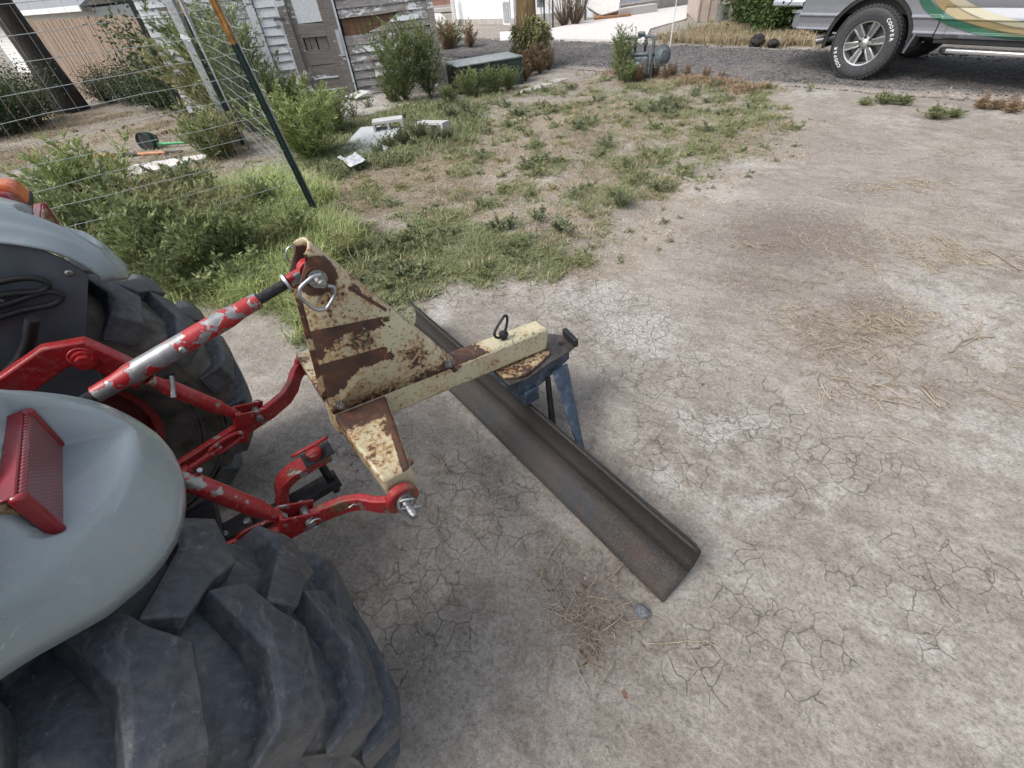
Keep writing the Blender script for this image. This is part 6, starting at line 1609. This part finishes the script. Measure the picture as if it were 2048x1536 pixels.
def lean_pts(P, k, r):
    """turn points into little tufts of k blades"""
    Q = np.repeat(P, k, 0); Q[:, :2] += RNG.normal(size=(len(Q), 2)) * r; return Q
blades('lawn_grass', lean_pts(scatter(LAWN, 9500, green_zone, 1.0), 6, .016), .048, .0026, 1.6, 'grass_green', 'patchy green grass on the dry lawn')
blades('lawn_mat', lean_pts(scatter(LAWN, 4500, lambda x, y: np.clip(green_zone(x, y) * .8 + .1 * den(x, y, 2), 0, 1), 1.0), 7, .03), .020, .0036, 3.2, 'leaf_sage', 'low mat of small lawn weeds')
blades('dry_grass', lean_pts(scatter(LAWN, 15000, lambda x, y: np.clip(den(x, y, 5) + .1, 0, 1), 1.0), 5, .03), .030, .0024, 2.6, 'grass_mixed', 'tan and olive dry grass on the lawn')
blades('straw_litter', lean_pts(scatter(LAWN, 15000, lambda x, y: np.clip(.25 + den(x, y, 6), 0, 1), 1.0), 4, .05), .017, .0021, 4.5, 'straw', 'flattened straw over the lawn')
NEARG = [(560, 500), (700, 470), (860, 460), (1000, 440), (1075, 470), (1040, 520), (970, 575), (860, 600), (700, 640), (600, 650), (480, 640), (420, 600)]
blades('thick_grass', lean_pts(scatter(NEARG, 5200, lambda x, y: np.clip(.1 + green_zone(x, y), 0, 1), .5), 7, .02), .060, .0030, 1.5, 'grass_green', 'thick green grass behind the blade mast')
blades('thick_leaves', lean_pts(scatter(NEARG, 3600, lambda x, y: np.clip(.1 + green_zone(x, y), 0, 1), .5), 6, .03), .035, .0060, 2.2, 'leaf_sage', 'small grey green leaves in the grass behind the mast')
THICK = [(150, 480), (220, 440), (340, 405), (480, 360), (610, 400), (700, 470), (690, 560), (640, 620), (520, 640), (420, 600), (300, 570), (220, 540)]
blades('thicket_grass', lean_pts(scatter(THICK, 4200, lambda x, y: np.clip(.25 + den(x, y, 12), 0, 1), .6), 8, .025), .24, .0032, .9, 'leaf_lime', 'tall grass filling the weed thicket behind the tractor')
blades('thicket_straw', lean_pts(scatter(THICK, 2200, None, .6), 5, .03), .13, .0022, 1.4, 'leaf_olive', 'yellowing grass in the weed thicket behind the tractor')
YARD = [(-60, 480), (-60, 240), (120, 225), (330, 215), (480, 290), (440, 330), (250, 380), (120, 430)]
blades('yard_grass', lean_pts(scatter(YARD, 5000, lambda x, y: den(x, y, 9) * .9, .8), 6, .05), .05, .004, 1.8, 'grass_mixed', 'sparse dry grass in the fenced yard')
YG = [(-60, 470), (-40, 400), (130, 350), (260, 330), (300, 345), (180, 390), (60, 440)]
blades('yard_green_strip', lean_pts(scatter(YG, 700, lambda x, y: den(x, y, 45), .6), 7, .03), .09, .004, 1.2, 'leaf_sage', 'green weeds along the concrete path in the yard')
FARV = [(1290, 80), (1400, 60), (1470, 52), (1600, 70), (1640, 92), (1500, 92)]
blades('verge_grass', lean_pts(scatter(FARV, 3000, None, 0, .6), 6, .04), .15, .006, 1.0, 'grass_mixed', 'tan and green grass on the far verge of the alley')
NV = [(1180, 150), (1290, 142), (1480, 150), (1560, 175), (1500, 180), (1300, 165)]
blades('verge_dry_grass', lean_pts(scatter(NV, 900, lambda x, y: den(x, y, 44), 0, .8), 6, .03), .08, .004, 1.4, 'leaf_dry', 'rusty dry grass along the near edge of the alley')
BASE = [(560, 330), (640, 340), (740, 330), (900, 300), (930, 240), (1040, 196), (1040, 180), (930, 200), (860, 205), (780, 215), (690, 250), (600, 250)]
blades('shed_weeds', lean_pts(scatter(BASE, 2600, lambda x, y: np.clip(den(x, y, 31) + .1, 0, 1), 0), 7, .04), .11, .005, 1.3, 'grass_green', 'grass and low weeds along the shed and cinder blocks')

def weed_carpet(name, pb, P, s0, s1, mat, label):
    L = np.concatenate(pb.lv); tv = np.repeat(np.clip(np.concatenate(pb.tv), 0, 1), 4); S = np.concatenate(pb.sv); SF = np.concatenate(pb.sf)
    n = len(P); sc = (s0 + (s1 - s0) * RNG.random(n) ** 1.8)[:, None, None]; a = RNG.uniform(0, 6.28, n); ca, sa = np.cos(a)[:, None], np.sin(a)[:, None]
    V = np.concatenate([L, S])[None] * sc
    V = np.stack([V[..., 0] * ca - V[..., 1] * sa, V[..., 0] * sa + V[..., 1] * ca, V[..., 2]], -1) + P[:, None]
    F0 = np.concatenate([np.arange(len(L)).reshape(-1, 4), SF + len(L)])
    m = len(L) + len(S); shift = RNG.uniform(-.25, .25, n)
    T = np.clip(np.concatenate([tv, np.full(len(S), .8)])[None] + shift[:, None], 0, 1)
    ob = npmesh(name, V.reshape(-1, 3), (F0[None] + np.arange(n)[:, None, None] * m).reshape(-1, 4), mat, attrs=dict(tip=T.ravel())); stuff(ob, label); ob['category'] = 'weeds'
wp = kochia(.13, 1.7, 9, 5, 9, (.020, .008), .3)
wp2 = kochia(.10, 2.4, 8, 4, 8, (.016, .007), .5)
wp3 = foxtail(.15, 16, 1)
weed_carpet('low_weeds', wp, scatter(LAWN, 190, green_zone, .8), .35, 1.35, 'leaf_sage', 'low spreading weeds scattered through the lawn')
weed_carpet('flat_weeds', wp2, scatter(LAWN, 420, lambda x, y: np.clip(green_zone(x, y) + .05, 0, 1), .8), .3, 1.5, 'grass_green', 'flat weeds matted into the lawn')
weed_carpet('grass_tufts', wp3, scatter(LAWN, 420, lambda x, y: np.clip(.15 + green_zone(x, y), 0, 1), .8), .35, 1.0, 'grass_mixed', 'small grass tufts through the lawn')
weed_carpet('low_weeds_near', wp, scatter(NEARG, 110, lambda x, y: np.clip(green_zone(x, y), 0, 1), .3), .4, 1.3, 'grass_green', 'low spreading weeds behind the blade mast')
weed_carpet('near_tufts', wp3, scatter(NEARG, 150, lambda x, y: np.clip(.2 + green_zone(x, y), 0, 1), .3), .4, 1.1, 'leaf_olive', 'small grass tufts behind the blade mast')
weed_carpet('dry_low_weeds', wp2, scatter(LAWN, 240, lambda x, y: den(x, y, 5), .8), .3, 1.2, 'leaf_olive', 'low yellowing weeds scattered through the lawn')
# ------------------------------------------------------------------ stalks, twigs, stones
def stalks(n, cx, cy, sx, sy, L, r, ang=None, z=.006, hz=.02, curl=.35):
    P = []
    b = PB()
    for i in range(n):
        qt = RNG.standard_t(2.2, 2); k0 = i % 3; x = cx + np.clip(qt[0], -4, 4) * sx * (.5, .8, 1.1)[k0] + (k0 - 1) * sx * .9; y = cy + np.clip(qt[1], -4, 4) * sy * (1.1, .6, .4)[k0] - (k0 - 1) * sy * .5; a = RNG.uniform(0, 2 * pi) if ang is None else ang + RNG.normal() * .5
        l = L * RNG.uniform(.3, 1.2); m = 6; pts = []; aa = a; zz = z * .5 + abs(RNG.normal()) * hz * .6
        for k in range(m):
            pts.append((x, y, float(gz(x, y)) + zz + .006 * sin(k * 1.3 + i))); aa += RNG.normal() * curl; x += cos(aa) * l / m; y += sin(aa) * l / m
        b.stem(pts, r, r * .5)
        if RNG.random() < .5:
            k = RNG.integers(1, 5); p = np.array(pts[k]); aa += RNG.choice([-1, 1]) * RNG.uniform(.5, 1.1); q = p + np.array([cos(aa), sin(aa), .1]) * l * .35; b.stem([p, (p + q) / 2 + [0, 0, .004], q], r * .6, r * .3)
    return b
heaps = [(1700, 668, 60, .16, .10, 'heap of yellow dry stalks on the dark soil'), (1780, 640, 40, .14, .08, None), (1660, 690, 40, .10, .07, None), (1930, 520, 60, .22, .10, 'heap of pale dry stalks near the right edge of the drive'), (1840, 490, 30, .12, .08, None), (1790, 780, 34, .20, .09, None), (1720, 770, 20, .12, .07, None), (1600, 620, 12, .06, .04, None),
         (1200, 1290, 46, .05, .07, None), (1150, 1210, 30, .05, .05, None), (1110, 1140, 14, .03, .04, None), (1850, 370, 16, .12, .06, None), (1760, 380, 12, .1, .06, None), (1530, 490, 16, .10, .06, None), (1380, 460, 14, .2, .06, None), (1110, 500, 22, .12, .06, None), (1160, 540, 14, .1, .05, None), (1900, 310, 14, .12, .05, None), (1650, 560, 12, .1, .06, None)]
bigs = PB()
allb = {}
for i, (px, py, n, sx, sy, lab) in enumerate(heaps):
    c = G(px, py); near = py > 1000
    b = stalks(n * 2, c[0], c[1], sx, sy, .17 if not near else .11, .0021 if not near else .0015)
    o = b.make('x', 'twig', 'twig' if py > 600 else 'straw', None)[0]; o.name = 'stalk_litter'; stuff(o, lab or 'dry stalks and straw strewn on the bare dirt'); o['category'] = 'straw'
# singled-out twigs
TW = [((862, 903), (900, 950), .0032), ((876, 1010), (898, 1122), .0022), ((1125, 1075), (1078, 1180), .0016), ((1262, 1095), (1215, 1160), .002), ((1050, 1185), (1100, 1140), .002), ((1093, 1222), (1150, 1250), .0022), ((1205, 1262), (1248, 1228), .0025), ((1300, 1290), (1430, 1282), .0024), ((1172, 1195), (1235, 1205), .002), ((1150, 1320), (1180, 1385), .0018),
      ((1230, 1175), (1250, 1172), .002), ((1360, 930), (1385, 975), .0018), ((1370, 955), (1382, 985), .0016), ((1840, 775), (1880, 815), .003), ((1740, 800), (1850, 822), .003), ((1640, 760), (1660, 800), .0028), ((1900, 705), (1990, 672), .0035), ((1975, 500), (2040, 545), .003), ((1860, 470), (1900, 510), .003), ((1720, 730), (1760, 690), .0025), ((1210, 750), (1200, 780), .002), ((1190, 560), (1196, 600), .002), ((930, 1050), (935, 1010), .0016), ((815, 1230), (842, 1240), .0016), ((948, 855), (955, 880), .0016), ((1870, 800), (1850, 740), .003), ((1930, 690), (1965, 640), .003), ((1690, 690), (1640, 700), .003)]
for a, b_, r in TW:
    r *= 1.35; A, B = G(*a), G(*b_); L = np.hypot(*(B - A)[:2]); b = PB(); m = 8; pts = []
    sd = np.array([-(B - A)[1], (B - A)[0], 0]); ph = RNG.uniform(-.12, .12)
    for k in range(m):
        t = k / (m - 1); p = A + (B - A) * t + sd * (ph * sin(t * pi) + RNG.normal() * .012); pts.append((p[0] - A[0], p[1] - A[1], float(gz(p[0], p[1])) + r + .003 + .008 * sin(t * pi) - 0.0))
    b.stem(pts, r, r * .55)
    for k in range(1 + int(L > .1) * 2):
        i = RNG.integers(2, m - 1); p = np.array(pts[i]); an = math.atan2(*(B - A)[1::-1]) + RNG.choice([-1, 1]) * RNG.uniform(.5, 1); q = p + np.array([cos(an), sin(an), .06]) * L * RNG.uniform(.12, .3); b.stem([p, (p + q) / 2, q], r * .55, r * .3)
    o = b.make('x', 'twig', 'twig', None)[0]; o.name = 'dry_twig'; o.location = (A[0], A[1], 0); tag(o, 'thin pale dry twig lying on the bare dirt', 'twig', 'dry twigs on the dirt')
# fallen leaves
for px, py in ((1155, 1188), (1168, 1172), (1163, 1305), (1168, 1330), (1250, 1390), (840, 605), (1405, 770)):
    c = G(px, py); q = MB(); P = []
    for i in range(5):
        t = i / 4; w = .0048 * sin(pi * (.12 + .8 * t)) * (1 + .3 * sin(t * 9)); P.append([(t * .022 - .011, -w, .004 + .004 * t), (t * .022 - .011, 0, .001 + .004 * t), (t * .022 - .011, w, .005 + .003 * t)])
    q.grid(np.array(P)); o = q.build('fallen_leaf', 'dead_leaf', None, smooth=60, recalc=False); o.location = (c[0], c[1], float(gz(c[0], c[1])) + .002); o.rotation_euler = (RNG.uniform(-.3, .3), RNG.uniform(-.3, .3), RNG.uniform(0, 6)); tag(o, 'small curled orange brown leaf on the dirt', 'leaf', 'fallen leaves on the dirt')
def rock(name, c, s, mat, label, cat='stone', group=None, sub=3, flat=.7):
    bm = bmesh.new(); bmesh.ops.create_icosphere(bm, subdivisions=sub, radius=1); sd = RNG.uniform(0, 50)
    for v in bm.verts:
        n = v.co.normalized(); k = 1 + .85 * (float(fbm(np.array(n.x * 1.3 + sd), np.array(n.y * 1.3 + n.z * 1.7), 5)) - .5) + .25 * (float(vnoise(np.array(n.x * 4 + sd), np.array(n.z * 4 + n.y * 3), 8)) - .5)
        v.co = Vector((n.x * k * s, n.y * k * s * .85, n.z * k * s * flat))
    me = bpy.data.meshes.new(name); bm.to_mesh(me); bm.free(); me.materials.append(M[mat]); o = bpy.data.objects.new(name, me); COL.objects.link(o)
    o.location = (c[0], c[1], c[2] + s * flat * .55); o.rotation_euler = (0, 0, RNG.uniform(0, 6)); tag(o, label, cat, group); return o
def pt(px, py): c = G(px, py); return (c[0], c[1], float(gz(c[0], c[1])))
rock('stone', pt(1285, 1224), .027, 'stone_dark', 'speckled dark grey stone beside the end of the blade')
rock('stone', pt(914, 1144), .007, 'stone_dark', 'tiny dark pebble on the dirt between hitch and twigs')
rock('asphalt_lump', (*G(1512, 93)[:2], .03), .15, 'lump_black', 'larger black asphalt lump at the far edge of the alley', 'asphalt lump'); rock('asphalt_lump', (*G(1545, 96)[:2], .03), .10, 'lump_black', 'smaller black asphalt lump at the far edge of the alley', 'asphalt lump')
for px, py in ((700, 925), (712, 938), (690, 905), (705, 905)): rock('dirt_clod', pt(px, py), RNG.uniform(.008, .014), 'clod', 'small dry dirt clod under the cream hitch arm', 'clod', 'dirt clods under the hitch arm', 2)
for px, py in ((40, 270), (110, 255), (95, 285), (150, 262), (60, 300), (250, 255), (205, 262), (180, 345), (155, 340), (20, 330), (265, 250), (330, 268), (125, 300), (80, 318)): rock('dirt_lump', pt(px, py), RNG.uniform(.025, .06), 'rust_brown', 'dark brown lump on the bare yard ground', 'dirt lump', 'dark lumps on the yard ground', 2, .45)
# loose gravel and crumbs
ICO = None
def crumbs(name, P, s0, s1, mat, label):
    bm = bmesh.new(); bmesh.ops.create_icosphere(bm, subdivisions=1, radius=1); V0 = np.array([v.co[:] for v in bm.verts]); F0 = np.array([[v.index for v in f.verts] for f in bm.faces]); bm.free()
    n = len(P); s = (s0 + (s1 - s0) * RNG.random(n) ** 3)[:, None, None]; st = RNG.uniform(.55, 1.3, (n, 1, 3)) * [1, 1, .7]
    a = RNG.uniform(0, 6.28, n); ca, sa = np.cos(a)[:, None], np.sin(a)[:, None]
    V = V0[None] * st * (1 + RNG.uniform(-.3, .3, (n, len(V0), 1))) * s
    X = V[..., 0] * ca - V[..., 1] * sa; Y = V[..., 0] * sa + V[..., 1] * ca
    V = np.stack([X, Y, V[..., 2]], -1) + P[:, None]
    o = npmesh(name, V.reshape(-1, 3), (F0[None] + np.arange(n)[:, None, None] * len(V0)).reshape(-1, 3), mat); stuff(o, label); o['category'] = 'gravel'; return o
DRIVE = [(560, 700), (960, 580), (1100, 520), (1350, 400), (1560, 260), (1700, 200), (2048, 230), (2300, 600), (2300, 1700), (700, 1700), (500, 1000)]
crumbs('dirt_crumbs', scatter(DRIVE, 15000, lambda x, y: .15 + .85 * sm(.44, .6, fbm(x * 2, y * 2, 91)), 1.1), .0016, .010, 'clod', 'loose crumbs of dirt over the drive')
crumbs('pale_pebbles', scatter(DRIVE, 1600, None, 1.0), .0014, .007, 'pebble', 'tiny pale pebbles over the drive')
crumbs('lawn_gravel', scatter(LAWN, 9000, lambda x, y: sm(.5, .6, fbm(x * 1.3, y * 1.3, 93)), .8), .003, .010, 'pebble', 'pinkish gravel showing through the lawn')
def road_pts(n, k):
    s = RNG.uniform(-14, 6, n); t = RNG.random(n) ; N_ = (ROAD_N0 - .15 + (t ** 2) * .5) if k == 0 else ((ROAD_N1 + .1 - t ** 2 * .4) if k == 1 else ROAD_N0 + t * (ROAD_N1 - ROAD_N0))
    x = s * ROAD_D[0] + N_ * ROAD_N[0]; y = s * ROAD_D[1] + N_ * ROAD_N[1]; z = np.where((N_ > ROAD_N0 + .05) & (N_ < ROAD_N1 - .05), .014 + (fbm(x * 5, y * 5, 41, 4) - .5) * .028, gz(x, y)); return np.stack([x, y, z + .003], 1)
crumbs('road_gravel', np.concatenate([road_pts(5000, 2), road_pts(2500, 0), road_pts(1500, 1)]), .006, .026, 'asphalt_millings', 'loose dark asphalt gravel along the alley')

SOIL = [(1080, 520), (1350, 400), (1560, 270), (1700, 215), (2048, 250), (2250, 600), (2100, 900), (1700, 860), (1400, 700), (1150, 580)]
blades('drive_straw', lean_pts(scatter(SOIL, 1500, lambda x, y: sm(.46, .64, fbm(x * 1.7, y * 1.7, 95)), .8, .8), 3, .03), .014, .0012, 5.5, 'straw', 'short broken straw scattered over the drive')
EDGE = [(1000, 560), (1100, 500), (1340, 400), (1500, 300), (1580, 220), (1640, 230), (1560, 330), (1420, 420), (1180, 540), (1030, 600)]
blades('edge_straw', lean_pts(scatter(EDGE, 1800, None, .8, .8), 3, .04), .016, .0016, 4.5, 'straw', 'dry straw where the lawn fades into the dirt')
weed_carpet('edge_weeds', wp2, scatter(EDGE, 34, lambda x, y: den(x, y, 51), .8, .8), .2, .6, 'leaf_sage', 'small weeds where the lawn fades into the dirt')
